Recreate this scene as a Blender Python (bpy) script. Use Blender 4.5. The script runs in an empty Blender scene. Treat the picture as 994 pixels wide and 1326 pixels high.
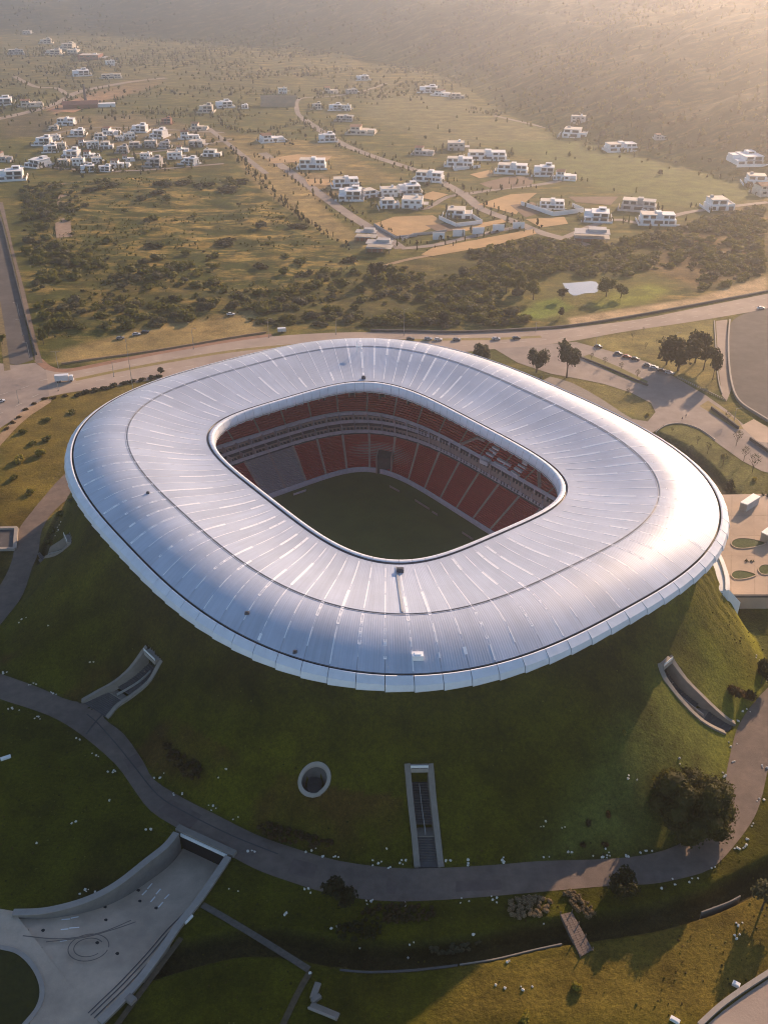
import bpy, bmesh, math, random
import numpy as np
from mathutils import Vector, Matrix
from mathutils.geometry import tessellate_polygon
rng = np.random.default_rng(7)
random.seed(7)
SC = bpy.context.scene
COL = SC.collection
R = math.radians

# ------------------------------------------------------------------ camera, sky, sun, exposure
FPX, TILT, CAMH = 1227.0, 0.546, 185.6          # focal length in photo pixels, tilt below the horizon, height in metres
PW, PH_ = 994.0, 1326.0
cam = bpy.data.cameras.new('camera')
cam_o = bpy.data.objects.new('camera', cam)
COL.objects.link(cam_o)
cam_o.location = (0, 0, CAMH)
cam_o.rotation_euler = (math.pi/2 - TILT, 0, 0)
cam.sensor_fit = 'VERTICAL'
cam.sensor_height = 24.0
cam.lens = FPX/PH_*24.0
cam.clip_start = 1.0
cam.clip_end = 12000.0
SC.camera = cam_o

SUN_AZ, SUN_EL = R(34.0), R(18.8)               # azimuth from +y towards +x
wd = bpy.data.worlds.new('World')
SC.world = wd
wd.use_nodes = True
nt = wd.node_tree
bg = nt.nodes['Background']
sky = nt.nodes.new('ShaderNodeTexSky')
sky.sky_type = 'NISHITA'
sky.sun_disc = False
sky.sun_elevation = SUN_EL
sky.sun_rotation = SUN_AZ
sky.altitude = 1500
sky.air_density = 1.0
sky.dust_density = 0.6
sky.ozone_density = 1.6
nt.links.new(sky.outputs[0], bg.inputs[0])
bg.inputs[1].default_value = 0.105
sun = bpy.data.lights.new('sun', 'SUN')
sun.energy = 5.0
sun.angle = R(0.55)
sun.color = (1.0, 0.67, 0.42)
sun_o = bpy.data.objects.new('sun', sun)
COL.objects.link(sun_o)
sd = Vector((math.sin(SUN_AZ)*math.cos(SUN_EL), math.cos(SUN_AZ)*math.cos(SUN_EL), math.sin(SUN_EL)))
sun_o.rotation_euler = sd.to_track_quat('Z', 'Y').to_euler()
SC.view_settings.view_transform = 'Standard'
SC.view_settings.look = 'None'
SC.view_settings.exposure = 0.93
SC.view_settings.gamma = 1.0
try:
    SC.cycles.use_denoising = True
    SC.cycles.filter_width = 1.05
    SC.cycles.max_bounces = 6
    SC.cycles.volume_bounces = 1
    SC.cycles.sample_clamp_indirect = 4.0
except Exception:
    pass

# ------------------------------------------------------------------ helpers
def ray(px, py):
    u = (px-497.0)/FPX; v = (py-663.0)/FPX
    ct, st = math.cos(TILT), math.sin(TILT)
    return u, ct - v*st, -st - v*ct

def G(px, py, z=0.0):                           # the point of the level z seen at a spot of the photograph
    dx, dy, dz = ray(px, py)
    t = (z-CAMH)/dz
    return (dx*t, dy*t, z)

def GP(pts, z=0.0):
    return [G(a, b, z)[:2] for a, b in pts]

def tag(o, label=None, cat=None, group=None, kind=None):
    if label: o['label'] = label
    if cat: o['category'] = cat
    if group: o['group'] = group
    if kind: o['kind'] = kind
    return o

def link(o, parent=None):
    COL.objects.link(o)
    if parent is not None: o.parent = parent
    return o

def empty(name, loc=(0, 0, 0), rz=0.0, label=None, cat=None, group=None):
    o = bpy.data.objects.new(name, None)
    o.empty_display_size = 0.5
    o.location = loc
    o.rotation_euler = (0, 0, rz)
    link(o)
    return tag(o, label, cat, group)

def mesh(name, verts, faces, mat=None, smooth=False, uvs=None):
    me = bpy.data.meshes.new(name)
    me.from_pydata([tuple(v) for v in verts], [], [tuple(f) for f in faces])
    if mat is not None:
        for m in (mat if isinstance(mat, (list, tuple)) else [mat]): me.materials.append(m)
    if uvs is not None:
        uv = me.uv_layers.new(name='uv')
        li = np.empty(len(me.loops), dtype=np.int32)
        me.loops.foreach_get('vertex_index', li)
        uv.data.foreach_set('uv', np.asarray(uvs, dtype=np.float32)[li].ravel())
    if smooth:
        me.polygons.foreach_set('use_smooth', np.ones(len(me.polygons), dtype=bool))
    me.update()
    return me

def obj(name, me, parent=None, loc=None, rz=None, kind=None):
    o = bpy.data.objects.new(name, me)
    link(o, parent)
    if loc is not None: o.location = loc
    if rz is not None: o.rotation_euler = (0, 0, rz)
    if kind: o['kind'] = kind
    return o

class MB:                                        # collects shapes into one mesh
    def __init__(s): s.v = []; s.f = []; s.m = []
    def add(s, v, f, mi=0):
        b = len(s.v); s.v += [tuple(p) for p in v]
        s.f += [tuple(i+b for i in q) for q in f]; s.m += [mi]*len(f)
    def box(s, x0, x1, y0, y1, z0, z1, mi=0):
        s.add([(x0,y0,z0),(x1,y0,z0),(x1,y1,z0),(x0,y1,z0),(x0,y0,z1),(x1,y0,z1),(x1,y1,z1),(x0,y1,z1)],
              [(0,3,2,1),(4,5,6,7),(0,1,5,4),(1,2,6,5),(2,3,7,6),(3,0,4,7)], mi)
    def prism(s, poly, z0, z1, mi=0):
        n = len(poly)
        a = sum(poly[i][0]*poly[(i+1)%n][1]-poly[(i+1)%n][0]*poly[i][1] for i in range(n))
        if a < 0: poly = poly[::-1]
        v = [(p[0],p[1],z0) for p in poly]+[(p[0],p[1],z1) for p in poly]
        f = [(i,(i+1)%n,n+(i+1)%n,n+i) for i in range(n)]
        tris = tessellate_polygon([[Vector((p[0],p[1],0)) for p in poly]])
        for t in tris:
            p = [poly[i] for i in t]
            c = (p[1][0]-p[0][0])*(p[2][1]-p[0][1])-(p[1][1]-p[0][1])*(p[2][0]-p[0][0])
            t = tuple(t) if c > 0 else tuple(t)[::-1]
            f.append(tuple(n+i for i in t)); f.append(tuple(t)[::-1])
        s.add(v, f, mi)
    def tube(s, p, q, r0, r1, n=6, mi=0):
        p, q = Vector(p), Vector(q)
        d = (q-p).normalized()
        a = d.orthogonal().normalized(); b = d.cross(a)
        v = []
        for c, r in ((p, r0), (q, r1)):
            for i in range(n):
                t = 2*math.pi*i/n
                v.append(c + a*(r*math.cos(t)) + b*(r*math.sin(t)))
        f = [(i,(i+1)%n,n+(i+1)%n,n+i) for i in range(n)]
        f += [tuple(range(n))[::-1], tuple(range(n, 2*n))]
        s.add(v, f, mi)
    def make(s, name, mat, smooth=False):
        me = mesh(name, s.v, s.f, mat, smooth)
        if isinstance(mat, (list, tuple)) and len(mat) > 1:
            me.polygons.foreach_set('material_index', np.array(s.m, dtype=np.int32))
        return me
    def build(s, name, mat, parent=None, smooth=False, loc=None, rz=None, kind=None):
        return obj(name, s.make(name, mat, smooth), parent, loc, rz, kind)

def copy_tree(o, parent=None):
    c = o.copy(); COL.objects.link(c)
    if parent is not None: c.parent = parent
    for ch in list(o.children): copy_tree(ch, c)
    return c

def sstep(a, b, x):
    t = np.clip((x-a)/(b-a), 0, 1)
    return t*t*(3-2*t)

def vnoise(x, y, seed=0):                        # smooth value noise, -1..1
    xi = np.floor(x).astype(np.int64); yi = np.floor(y).astype(np.int64)
    fx = x-xi; fy = y-yi
    fx = fx*fx*(3-2*fx); fy = fy*fy*(3-2*fy)
    def h(a, b):
        n = (a*374761393 + b*668265263 + seed*1442695041) & 0x7fffffff
        n = (n ^ (n >> 13))*1274126177 & 0x7fffffff
        return ((n ^ (n >> 16)) & 0xffff)/32767.5 - 1
    return (h(xi,yi)*(1-fx)+h(xi+1,yi)*fx)*(1-fy) + (h(xi,yi+1)*(1-fx)+h(xi+1,yi+1)*fx)*fy

def fbm(x, y, oct=4, seed=0):
    s = 0; a = 1; t = 0
    for k in range(oct):
        s = s + a*vnoise(x*2**k, y*2**k, seed+k); t += a; a *= .5
    return s/t

def sdist(poly, X, Y):                           # signed distance to a polygon, negative inside
    P = np.asarray(poly, float)
    out = np.full(X.shape, 1e9); ins = np.zeros(X.shape, bool)
    for i in range(len(P)):
        ax, ay = P[i]; bx, by = P[(i+1) % len(P)]
        ex, ey = bx-ax, by-ay
        t = np.clip(((X-ax)*ex+(Y-ay)*ey)/(ex*ex+ey*ey+1e-12), 0, 1)
        out = np.minimum(out, np.hypot(X-ax-t*ex, Y-ay-t*ey))
        c = (ay > Y) != (by > Y)
        with np.errstate(divide='ignore', invalid='ignore'):
            ins ^= c & (X < (bx-ax)*(Y-ay)/(by-ay+1e-12)+ax)
    return np.where(ins, -out, out)

def ldist(line, X, Y):                           # distance to a polyline and the fraction along it
    P = np.asarray(line, float)
    L = np.hypot(*(P[1:]-P[:-1]).T); cum = np.concatenate([[0], np.cumsum(L)])
    best = np.full(X.shape, 1e9); fr = np.zeros(X.shape)
    for i in range(len(P)-1):
        ax, ay = P[i]; bx, by = P[i+1]
        ex, ey = bx-ax, by-ay
        t = np.clip(((X-ax)*ex+(Y-ay)*ey)/(ex*ex+ey*ey+1e-12), 0, 1)
        d = np.hypot(X-ax-t*ex, Y-ay-t*ey)
        m = d < best
        best = np.where(m, d, best); fr = np.where(m, (cum[i]+t*L[i])/cum[-1], fr)
    return best, fr

def smooth_line(pts, n=4):                       # Catmull-Rom through the points
    P = [Vector((*p, 0)) if len(p) == 2 else Vector(p) for p in pts]
    out = []
    for i in range(len(P)-1):
        a = P[max(i-1, 0)]; b = P[i]; c = P[i+1]; d = P[min(i+2, len(P)-1)]
        for k in range(n):
            t = k/n
            q = 0.5*((2*b)+(c-a)*t+(2*a-5*b+4*c-d)*t*t+(3*b-a-3*c+d)*t**3)
            out.append((q.x, q.y))
    out.append((P[-1].x, P[-1].y))
    return out

def smooth_poly(pts, n=3):
    m = len(pts); P = [Vector((*p, 0)) for p in pts]; out = []
    for i in range(m):
        a, b, c, d = P[i-1], P[i], P[(i+1)%m], P[(i+2)%m]
        for k in range(n):
            t = k/n
            q = 0.5*((2*b)+(c-a)*t+(2*a-5*b+4*c-d)*t*t+(3*b-a-3*c+d)*t**3)
            out.append((q.x, q.y))
    return out

# ------------------------------------------------------------------ materials
def new_mat(name):
    m = bpy.data.materials.new(name); m.use_nodes = True
    n = m.node_tree.nodes; l = m.node_tree.links
    return m, n, l, n['Principled BSDF']

def mat(name, col, rough=0.8, metal=0.0, var=0.12, scale=1.0, bump=0.0, bscale=None, spec=0.3, hue=None):
    """Principled colour broken up by two octaves of noise in world metres; hue: a second colour mixed in patches."""
    m, n, l, p = new_mat(name)
    tc = n.new('ShaderNodeTexCoord')
    nz = n.new('ShaderNodeTexNoise'); nz.inputs['Scale'].default_value = scale; nz.inputs['Detail'].default_value = 6
    nz.inputs['Roughness'].default_value = 0.65
    l.new(tc.outputs['Object'], nz.inputs['Vector'])
    mr = n.new('ShaderNodeMapRange'); mr.inputs[1].default_value = 0.3; mr.inputs[2].default_value = 0.7
    mr.inputs[3].default_value = 1-var; mr.inputs[4].default_value = 1+var
    l.new(nz.outputs['Fac'], mr.inputs[0])
    mx = n.new('ShaderNodeVectorMath'); mx.operation = 'SCALE'
    l.new(mr.outputs[0], mx.inputs['Scale'])
    if hue is None:
        mx.inputs[0].default_value = col
    else:
        n2 = n.new('ShaderNodeTexNoise'); n2.inputs['Scale'].default_value = scale*.23; n2.inputs['Detail'].default_value = 4
        l.new(tc.outputs['Object'], n2.inputs['Vector'])
        r2 = n.new('ShaderNodeMapRange'); r2.inputs[1].default_value = .42; r2.inputs[2].default_value = .6
        l.new(n2.outputs['Fac'], r2.inputs[0])
        mc = n.new('ShaderNodeMix'); mc.data_type = 'RGBA'
        mc.inputs[6].default_value = (*col, 1); mc.inputs[7].default_value = (*hue, 1)
        l.new(r2.outputs[0], mc.inputs[0]); l.new(mc.outputs[2], mx.inputs[0])
    l.new(mx.outputs[0], p.inputs['Base Color'])
    p.inputs['Roughness'].default_value = rough; p.inputs['Metallic'].default_value = metal
    p.inputs['Specular IOR Level'].default_value = spec
    if bump:
        nb = n.new('ShaderNodeTexNoise'); nb.inputs['Scale'].default_value = bscale or scale*2; nb.inputs['Detail'].default_value = 4
        l.new(tc.outputs['Object'], nb.inputs['Vector'])
        b = n.new('ShaderNodeBump'); b.inputs['Distance'].default_value = bump; b.inputs['Strength'].default_value = 1
        l.new(nb.outputs['Fac'], b.inputs['Height']); l.new(b.outputs[0], p.inputs['Normal'])
    return m

M = {}
M['asphalt'] = mat('asphalt', (.145,.112,.092), .9, var=.22, scale=.35, hue=(.175,.133,.105), bump=.05, bscale=3)
M['old_asphalt'] = mat('old_asphalt', (.30,.245,.205), .9, var=.16, scale=.15, hue=(.24,.20,.175), bump=.04, bscale=3)
M['road'] = mat('road', (.36,.285,.225), .9, var=.14, scale=.08, hue=(.30,.235,.19), bump=.04, bscale=2)
M['dark_asphalt'] = mat('dark_asphalt', (.075,.068,.066), .92, var=.2, scale=.2, hue=(.095,.085,.08), bump=.04, bscale=3)
M['paving'] = mat('paving', (.46,.345,.25), .85, var=.12, scale=.12, hue=(.40,.295,.21), bump=.03, bscale=2)
M['dirt'] = mat('dirt', (.36,.245,.15), .95, var=.2, scale=.15, hue=(.30,.205,.12), bump=.2, bscale=.6)
M['concrete'] = mat('concrete', (.225,.195,.165), .85, var=.14, scale=.5, bump=.03)
M['pale_concrete'] = mat('pale_concrete', (.31,.275,.24), .8, var=.1, scale=.5, bump=.03)
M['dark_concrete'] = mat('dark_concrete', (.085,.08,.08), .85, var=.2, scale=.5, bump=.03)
M['white_paint'] = mat('white_paint', (.78,.77,.74), .6, var=.06, scale=.6)
M['house_white'] = mat('house_white', (.80,.79,.78), .7, var=.07, scale=.3)
M['house_cream'] = mat('house_cream', (.60,.54,.46), .75, var=.08, scale=.3)
M['house_grey'] = mat('house_grey', (.40,.39,.39), .75, var=.1, scale=.3)
M['brick_red'] = mat('brick_red', (.26,.11,.075), .85, var=.15, scale=.3)
M['glass'] = mat('window_glass', (.03,.04,.05), .12, var=.1, spec=.6)
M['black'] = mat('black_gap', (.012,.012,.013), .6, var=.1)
M['metal_dark'] = mat('dark_metal', (.10,.10,.11), .5, metal=.6, var=.1)
M['metal_grey'] = mat('galvanised_steel', (.42,.41,.40), .45, metal=.5, var=.1)
M['wood'] = mat('weathered_wood', (.15,.115,.095), .85, var=.25, scale=2.5, bump=.03)
M['trunk'] = mat('bark', (.075,.052,.036), .95, var=.3, scale=3, bump=.05)
M['rock'] = mat('white_rock', (.62,.58,.52), .85, var=.15, scale=1.5, bump=.06)
M['water'] = mat('pond_water', (.30,.30,.28), .05, var=.1, spec=.9)  # sky glare put into the pale base colour
M['pitch'] = mat('pitch_grass', (.085,.115,.016), .95, var=.15, scale=.12, bump=.03)
M['seat_red'] = mat('red_seats', (.40,.050,.042), .6, var=.15, scale=.8)
M['seat_grey'] = mat('grey_tarpaulin', (.34,.31,.31), .8, var=.12, scale=.8)
M['seat_white'] = mat('white_seats', (.72,.70,.70), .6, var=.06)
M['stand_step'] = mat('stand_concrete', (.40,.30,.255), .85, var=.15, scale=.6)
M['stand_pale'] = mat('box_white', (.55,.53,.57), .7, var=.12, scale=.8)

def foliage(name, col, col2, sc=.5):
    m, n, l, p = new_mat(name)
    oi = n.new('ShaderNodeObjectInfo')
    tc = n.new('ShaderNodeTexCoord')
    nz = n.new('ShaderNodeTexNoise'); nz.inputs['Scale'].default_value = sc; nz.inputs['Detail'].default_value = 5
    l.new(tc.outputs['Object'], nz.inputs['Vector'])
    mr = n.new('ShaderNodeMapRange'); mr.inputs[1].default_value = .35; mr.inputs[2].default_value = .65
    l.new(nz.outputs['Fac'], mr.inputs[0])
    ad = n.new('ShaderNodeMath'); ad.operation = 'MULTIPLY_ADD'
    l.new(oi.outputs['Random'], ad.inputs[0]); ad.inputs[1].default_value = .5
    l.new(mr.outputs[0], ad.inputs[2])
    sb = n.new('ShaderNodeMath'); sb.operation = 'SUBTRACT'; l.new(ad.outputs[0], sb.inputs[0]); sb.inputs[1].default_value = .25
    sb.use_clamp = True
    mc = n.new('ShaderNodeMix'); mc.data_type = 'RGBA'
    mc.inputs[6].default_value = (*col, 1); mc.inputs[7].default_value = (*col2, 1)
    l.new(sb.outputs[0], mc.inputs[0])
    l.new(mc.outputs[2], p.inputs['Base Color'])
    p.inputs['Roughness'].default_value = .7; p.inputs['Specular IOR Level'].default_value = .2
    tr = n.new('ShaderNodeBsdfTranslucent')
    l.new(mc.outputs[2], tr.inputs['Color'])
    ms = n.new('ShaderNodeMixShader'); ms.inputs[0].default_value = .45
    l.new(p.outputs[0], ms.inputs[1]); l.new(tr.outputs[0], ms.inputs[2])
    l.new(ms.outputs[0], n['Material Output'].inputs['Surface'])
    return m
M['leaf_dark'] = foliage('dark_leaves', (.022,.024,.007), (.045,.046,.012))
M['leaf_olive'] = foliage('olive_leaves', (.085,.092,.015), (.16,.150,.028), .25)
M['leaf_green'] = foliage('green_leaves', (.070,.082,.013), (.15,.14,.024))
M['leaf_grey'] = foliage('grey_green_leaves', (.06,.065,.035), (.11,.105,.055))
M['leaf_yellow'] = foliage('yellow_leaves', (.22,.20,.03), (.30,.25,.05))
M['leaf_pale'] = foliage('pale_flowers', (.06,.045,.018), (.40,.30,.18), 6)
M['leaf_rust'] = foliage('rust_plants', (.085,.048,.018), (.05,.045,.015), 1.0)

# ground: a tint painted per zone, broken up by noise; 'wild' mixes dry straw and olive scrub
def ground_mat():
    m, n, l, p = new_mat('ground')
    at = n.new('ShaderNodeAttribute'); at.attribute_name = 'tint'
    aw = n.new('ShaderNodeAttribute'); aw.attribute_name = 'wild'
    tc = n.new('ShaderNodeTexCoord')
    def noise(s, d, r=.6):
        z = n.new('ShaderNodeTexNoise'); z.inputs['Scale'].default_value = s; z.inputs['Detail'].default_value = d
        z.inputs['Roughness'].default_value = r
        l.new(tc.outputs['Object'], z.inputs['Vector']); return z.outputs['Fac']
    def rng_(src, a, b, c, d):
        r = n.new('ShaderNodeMapRange')
        for i, v in enumerate((a, b, c, d)): r.inputs[i+1].default_value = v
        l.new(src, r.inputs[0]); return r.outputs[0]
    mp = n.new('ShaderNodeMapping'); mp.inputs['Scale'].default_value = (.55, 1.5, 1); l.new(tc.outputs['Object'], mp.inputs['Vector'])
    zs = n.new('ShaderNodeTexNoise'); zs.inputs['Scale'].default_value = .05; zs.inputs['Detail'].default_value = 10; zs.inputs['Roughness'].default_value = .75
    l.new(mp.outputs[0], zs.inputs['Vector'])
    straw = n.new('ShaderNodeMix'); straw.data_type = 'RGBA'
    straw.inputs[6].default_value = (.038,.050,.007, 1); straw.inputs[7].default_value = (.37,.245,.066, 1)
    l.new(rng_(zs.outputs['Fac'], .48, .63, 0, 1), straw.inputs[0])
    mw = n.new('ShaderNodeMix'); mw.data_type = 'RGBA'
    l.new(aw.outputs['Fac'], mw.inputs[0]); l.new(at.outputs['Color'], mw.inputs[6]); l.new(straw.outputs[2], mw.inputs[7])
    f = n.new('ShaderNodeMath'); f.operation = 'MULTIPLY'
    l.new(rng_(noise(.07, 8, .75), .3, .7, .45, 1.6), f.inputs[0])
    f0 = n.new('ShaderNodeMath'); f0.operation = 'MULTIPLY'
    l.new(rng_(noise(1.1, 6, .75), .3, .7, .55, 1.5), f0.inputs[0]); l.new(rng_(noise(3.7, 4, .7), .3, .7, .7, 1.35), f0.inputs[1]); l.new(f0.outputs[0], f.inputs[1])
    sc = n.new('ShaderNodeVectorMath'); sc.operation = 'SCALE'
    l.new(mw.outputs[2], sc.inputs[0]); l.new(f.outputs[0], sc.inputs['Scale'])
    l.new(sc.outputs[0], p.inputs['Base Color'])
    p.inputs['Roughness'].default_value = .95; p.inputs['Specular IOR Level'].default_value = .1
    b = n.new('ShaderNodeBump'); b.inputs['Distance'].default_value = .55; b.inputs['Strength'].default_value = .8
    l.new(noise(.9, 6, .7), b.inputs['Height']); l.new(b.outputs[0], p.inputs['Normal'])
    return m
M['ground'] = ground_mat()

def roof_mat(name, col, metal, rough, corr):
    m, n, l, p = new_mat(name)
    tc = n.new('ShaderNodeTexCoord')
    uv = n.new('ShaderNodeUVMap'); uv.uv_map = 'uv'
    sx = n.new('ShaderNodeSeparateXYZ'); l.new(uv.outputs[0], sx.inputs[0])
    mu = n.new('ShaderNodeMath'); mu.operation = 'MULTIPLY'; mu.inputs[1].default_value = 2*math.pi/.62
    l.new(sx.outputs[0], mu.inputs[0])
    sn = n.new('ShaderNodeMath'); sn.operation = 'SINE'; l.new(mu.outputs[0], sn.inputs[0])
    b = n.new('ShaderNodeBump'); b.inputs['Distance'].default_value = corr; b.inputs['Strength'].default_value = 1
    l.new(sn.outputs[0], b.inputs['Height'])
    nz = n.new('ShaderNodeTexNoise'); nz.inputs['Scale'].default_value = .06; nz.inputs['Detail'].default_value = 7
    nz.inputs['Roughness'].default_value = .65
    l.new(tc.outputs['Object'], nz.inputs['Vector'])
    mr = n.new('ShaderNodeMapRange'); mr.inputs[1].default_value = .3; mr.inputs[2].default_value = .7
    mr.inputs[3].default_value = .88; mr.inputs[4].default_value = 1.08
    l.new(nz.outputs['Fac'], mr.inputs[0])
    # each sheet of the standing-seam roof has aged a little differently
    fl = n.new('ShaderNodeMath'); fl.operation = 'FLOOR'
    dv = n.new('ShaderNodeMath'); dv.operation = 'MULTIPLY'; dv.inputs[1].default_value = 1/1.24
    l.new(sx.outputs[0], dv.inputs[0]); l.new(dv.outputs[0], fl.inputs[0])
    oi = n.new('ShaderNodeObjectInfo')
    ad = n.new('ShaderNodeMath'); ad.operation = 'MULTIPLY_ADD'; ad.inputs[1].default_value = 37.7
    l.new(oi.outputs['Random'], ad.inputs[0]); l.new(fl.outputs[0], ad.inputs[2])
    wn = n.new('ShaderNodeTexWhiteNoise'); wn.noise_dimensions = '1D'; l.new(ad.outputs[0], wn.inputs['W'])
    m2 = n.new('ShaderNodeMapRange'); m2.inputs[3].default_value = .97; m2.inputs[4].default_value = 1.02
    l.new(wn.outputs['Value'], m2.inputs[0])
    mm = n.new('ShaderNodeMath'); mm.operation = 'MULTIPLY'; l.new(mr.outputs[0], mm.inputs[0]); l.new(m2.outputs[0], mm.inputs[1])
    m3 = n.new('ShaderNodeMapRange'); m3.inputs[3].default_value = .93; m3.inputs[4].default_value = 1.05
    l.new(oi.outputs['Random'], m3.inputs[0])
    sy = n.new('ShaderNodeCombineXYZ'); l.new(sx.outputs[0], sy.inputs[0])
    yy = n.new('ShaderNodeMath'); yy.operation = 'MULTIPLY'; yy.inputs[1].default_value = .07; l.new(sx.outputs[1], yy.inputs[0]); l.new(yy.outputs[0], sy.inputs[1]); l.new(oi.outputs['Random'], sy.inputs[2])
    zz = n.new('ShaderNodeTexNoise'); zz.inputs['Scale'].default_value = 1.1; zz.inputs['Detail'].default_value = 5; l.new(sy.outputs[0], zz.inputs['Vector'])
    m4 = n.new('ShaderNodeMapRange'); m4.inputs[1].default_value = .3; m4.inputs[2].default_value = .7; m4.inputs[3].default_value = .92; m4.inputs[4].default_value = 1.06; l.new(zz.outputs['Fac'], m4.inputs[0])
    q1 = n.new('ShaderNodeMath'); q1.operation = 'MULTIPLY'; l.new(m3.outputs[0], q1.inputs[0]); l.new(m4.outputs[0], q1.inputs[1])
    q2 = n.new('ShaderNodeMath'); q2.operation = 'MULTIPLY'; l.new(q1.outputs[0], q2.inputs[0]); l.new(mm.outputs[0], q2.inputs[1]); mm = q2
    sc = n.new('ShaderNodeVectorMath'); sc.operation = 'SCALE'; sc.inputs[0].default_value = col
    l.new(mm.outputs[0], sc.inputs['Scale'])
    l.new(sc.outputs[0], p.inputs['Base Color'])
    p.inputs['Metallic'].default_value = metal; p.inputs['Roughness'].default_value = rough
    p.inputs['Specular IOR Level'].default_value = .35
    l.new(b.outputs[0], p.inputs['Normal'])
    return m
M['roof'] = roof_mat('roof_sheet', (.47,.515,.60), .12, .46, .006)
M['roof_white'] = mat('roof_white_trim', (.70,.72,.76), .45, metal=.1, var=.08, scale=.3)
M['rail'] = mat('roof_rail_steel', (.36,.39,.45), .5, metal=.2, var=.06)
M['roof_rib'] = mat('roof_rib', (.88,.88,.89), .4, metal=.1, var=.06)

# ------------------------------------------------------------------ the stadium's plan curves
CX, CY, ANG = -1.82, 281.3, -0.926
CA, SA = math.cos(ANG), math.sin(ANG)
class Ring:                                       # superellipse sampled by arc length; t in turns
    def __init__(s, a, b, n):
        th = np.linspace(0, 2*math.pi, 4001)
        c, si = np.cos(th), np.sin(th)
        r = 1/((abs(c)/a)**n+(abs(si)/b)**n)**(1/n)
        X, Y = r*c, r*si
        s.x = CX+X*CA-Y*SA; s.y = CY+X*SA+Y*CA
        L = np.concatenate([[0], np.cumsum(np.hypot(np.diff(s.x), np.diff(s.y)))])
        s.len = L[-1]; s.t = L/L[-1]
        s.a, s.b, s.n = a, b, n
    def at(s, t):
        t = np.asarray(t) % 1.0
        return np.interp(t, s.t, s.x), np.interp(t, s.t, s.y)
IN, OUT = Ring(60, 44.66, 3.95), Ring(105.3, 89.1, 2.83)
def ring_r(a, b, n, X, Y):                        # 1 on the curve
    dx, dy = X-CX, Y-CY
    u = dx*CA+dy*SA; v = -dx*SA+dy*CA
    return ((abs(u)/a)**n+(abs(v)/b)**n)**(1/n)

# ------------------------------------------------------------------ terrain height
FOOT_PX = [(966,808),(990,845),(992,880),(975,910),(958,935),(950,955),(940,1000),(935,1040),(915,1070),(875,1095),(830,1108),(770,1113),(700,1115),
           (640,1120),(570,1124),(510,1124),(440,1115),(380,1098),(330,1080),(280,1055),(240,1035),(200,1010),(185,985),(160,950),
           (135,930),(95,908),(50,890),(0,872),(0,812),(30,770),(42,735),(50,715),(55,685),(72,660),(95,640)]
_f = np.array(GP(FOOT_PX)); _fa = np.arctan2(_f[:,1]-CY, _f[:,0]-CX); _fr = np.hypot(_f[:,0]-CX, _f[:,1]-CY)
def gut_r(al):
    c = np.cos(al-ANG); s_ = np.sin(al-ANG)
    return 1/((abs(c)/105.3)**2.83+(abs(s_)/89.1)**2.83)**(1/2.83)
_ang = np.linspace(-math.pi, math.pi, 721)
_a0, _a1 = _fa[0], _fa[-1]
_rr = []
_order = np.argsort(_fa); _fs, _rs = _fa[_order], _fr[_order]
for a in _ang:
    inside = False
    # the foot list runs clockwise from the right (a0) round the front to the left (a1)
    back = gut_r(a)*1.03
    # angles covered by the list: from a1 (left, past -pi) to a0 (right)
    cov = not (_a0 < a < (_a1 if _a1 > 0 else _a1+2*math.pi))
    _rr.append(np.interp(a, _fs, _rs, period=2*math.pi) if cov else back)
_rr = np.array(_rr)
_k = np.ones(9)/9
_rr = np.convolve(np.concatenate([_rr[-5:-1], _rr, _rr[1:5]]), _k, 'valid')
def foot_r(al): return np.interp(al, _ang, _rr, period=2*math.pi)

MOUND_TOP = 29.0
DITCHES = [ # polyline in photo pixels, half width, depth
    ([(180,1255),(300,1222),(380,1222),(430,1232),(520,1238),(600,1230),(640,1224),(700,1210),(745,1203),(800,1195),(850,1186),(912,1168),(957,1148),(994,1128),(1040,1105)], 3.6, 3.6),
    ([(60,728),(62,716),(84,672),(98,640),(120,600),(140,572),(170,548),(205,525),(240,508)], 3.4, 2.4),
    ([(850,564),(880,578),(910,600),(935,628),(950,650)], 3.5, 2.0),
]
DITCHES = [(smooth_line(GP(p), 4), w, d) for p, w, d in DITCHES]
HILL_BASE = smooth_line([(-900,2500),(-300,2150),(-60,1900),(60,1700)]+GP([(600,112),(645,142),(742,178),(815,196),(870,212),(994,240)])+[(420,640),(640,470),(1000,300)], 4)
HP = np.array(HILL_BASE)
HILL_POLY = [tuple(p) for p in HP]+[(3400,300),(3400,5200),(-900,5200)]
WEST_POLY = [(-3400,2050),(-1400,2150),(-900,2350),(-500,2250),(0,2100),(300,2300),(300,5200),(-3400,5200)]
WILD_PX = [
    [(22,242),(120,232),(300,226),(330,240),(382,287),(432,322),(476,350),(470,375),(430,398),(320,410),(130,436),(62,440),(45,400),(28,320)],
    [(478,352),(510,345),(560,335),(640,318),(690,305),(760,318),(860,300),(994,262),(994,358),(900,385),(820,398),(735,412),(640,424),(480,424),(330,424),(300,414),(400,404),(450,395)],
]
WILD = [GP(p) for p in WILD_PX]
FARWILD = [GP(p) for p in [
    [(0,48),(480,60),(540,95),(440,110),(330,118),(215,100),(120,110),(60,140),(0,150)],
    [(215,106),(330,122),(340,135),(250,140),(170,132),(160,115)],
    [(10,185),(60,180),(60,225),(20,235)],
]]
FLAT_KEEP = GP([(715,364),(778,362),(780,384),(712,386)])   # the pond

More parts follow.
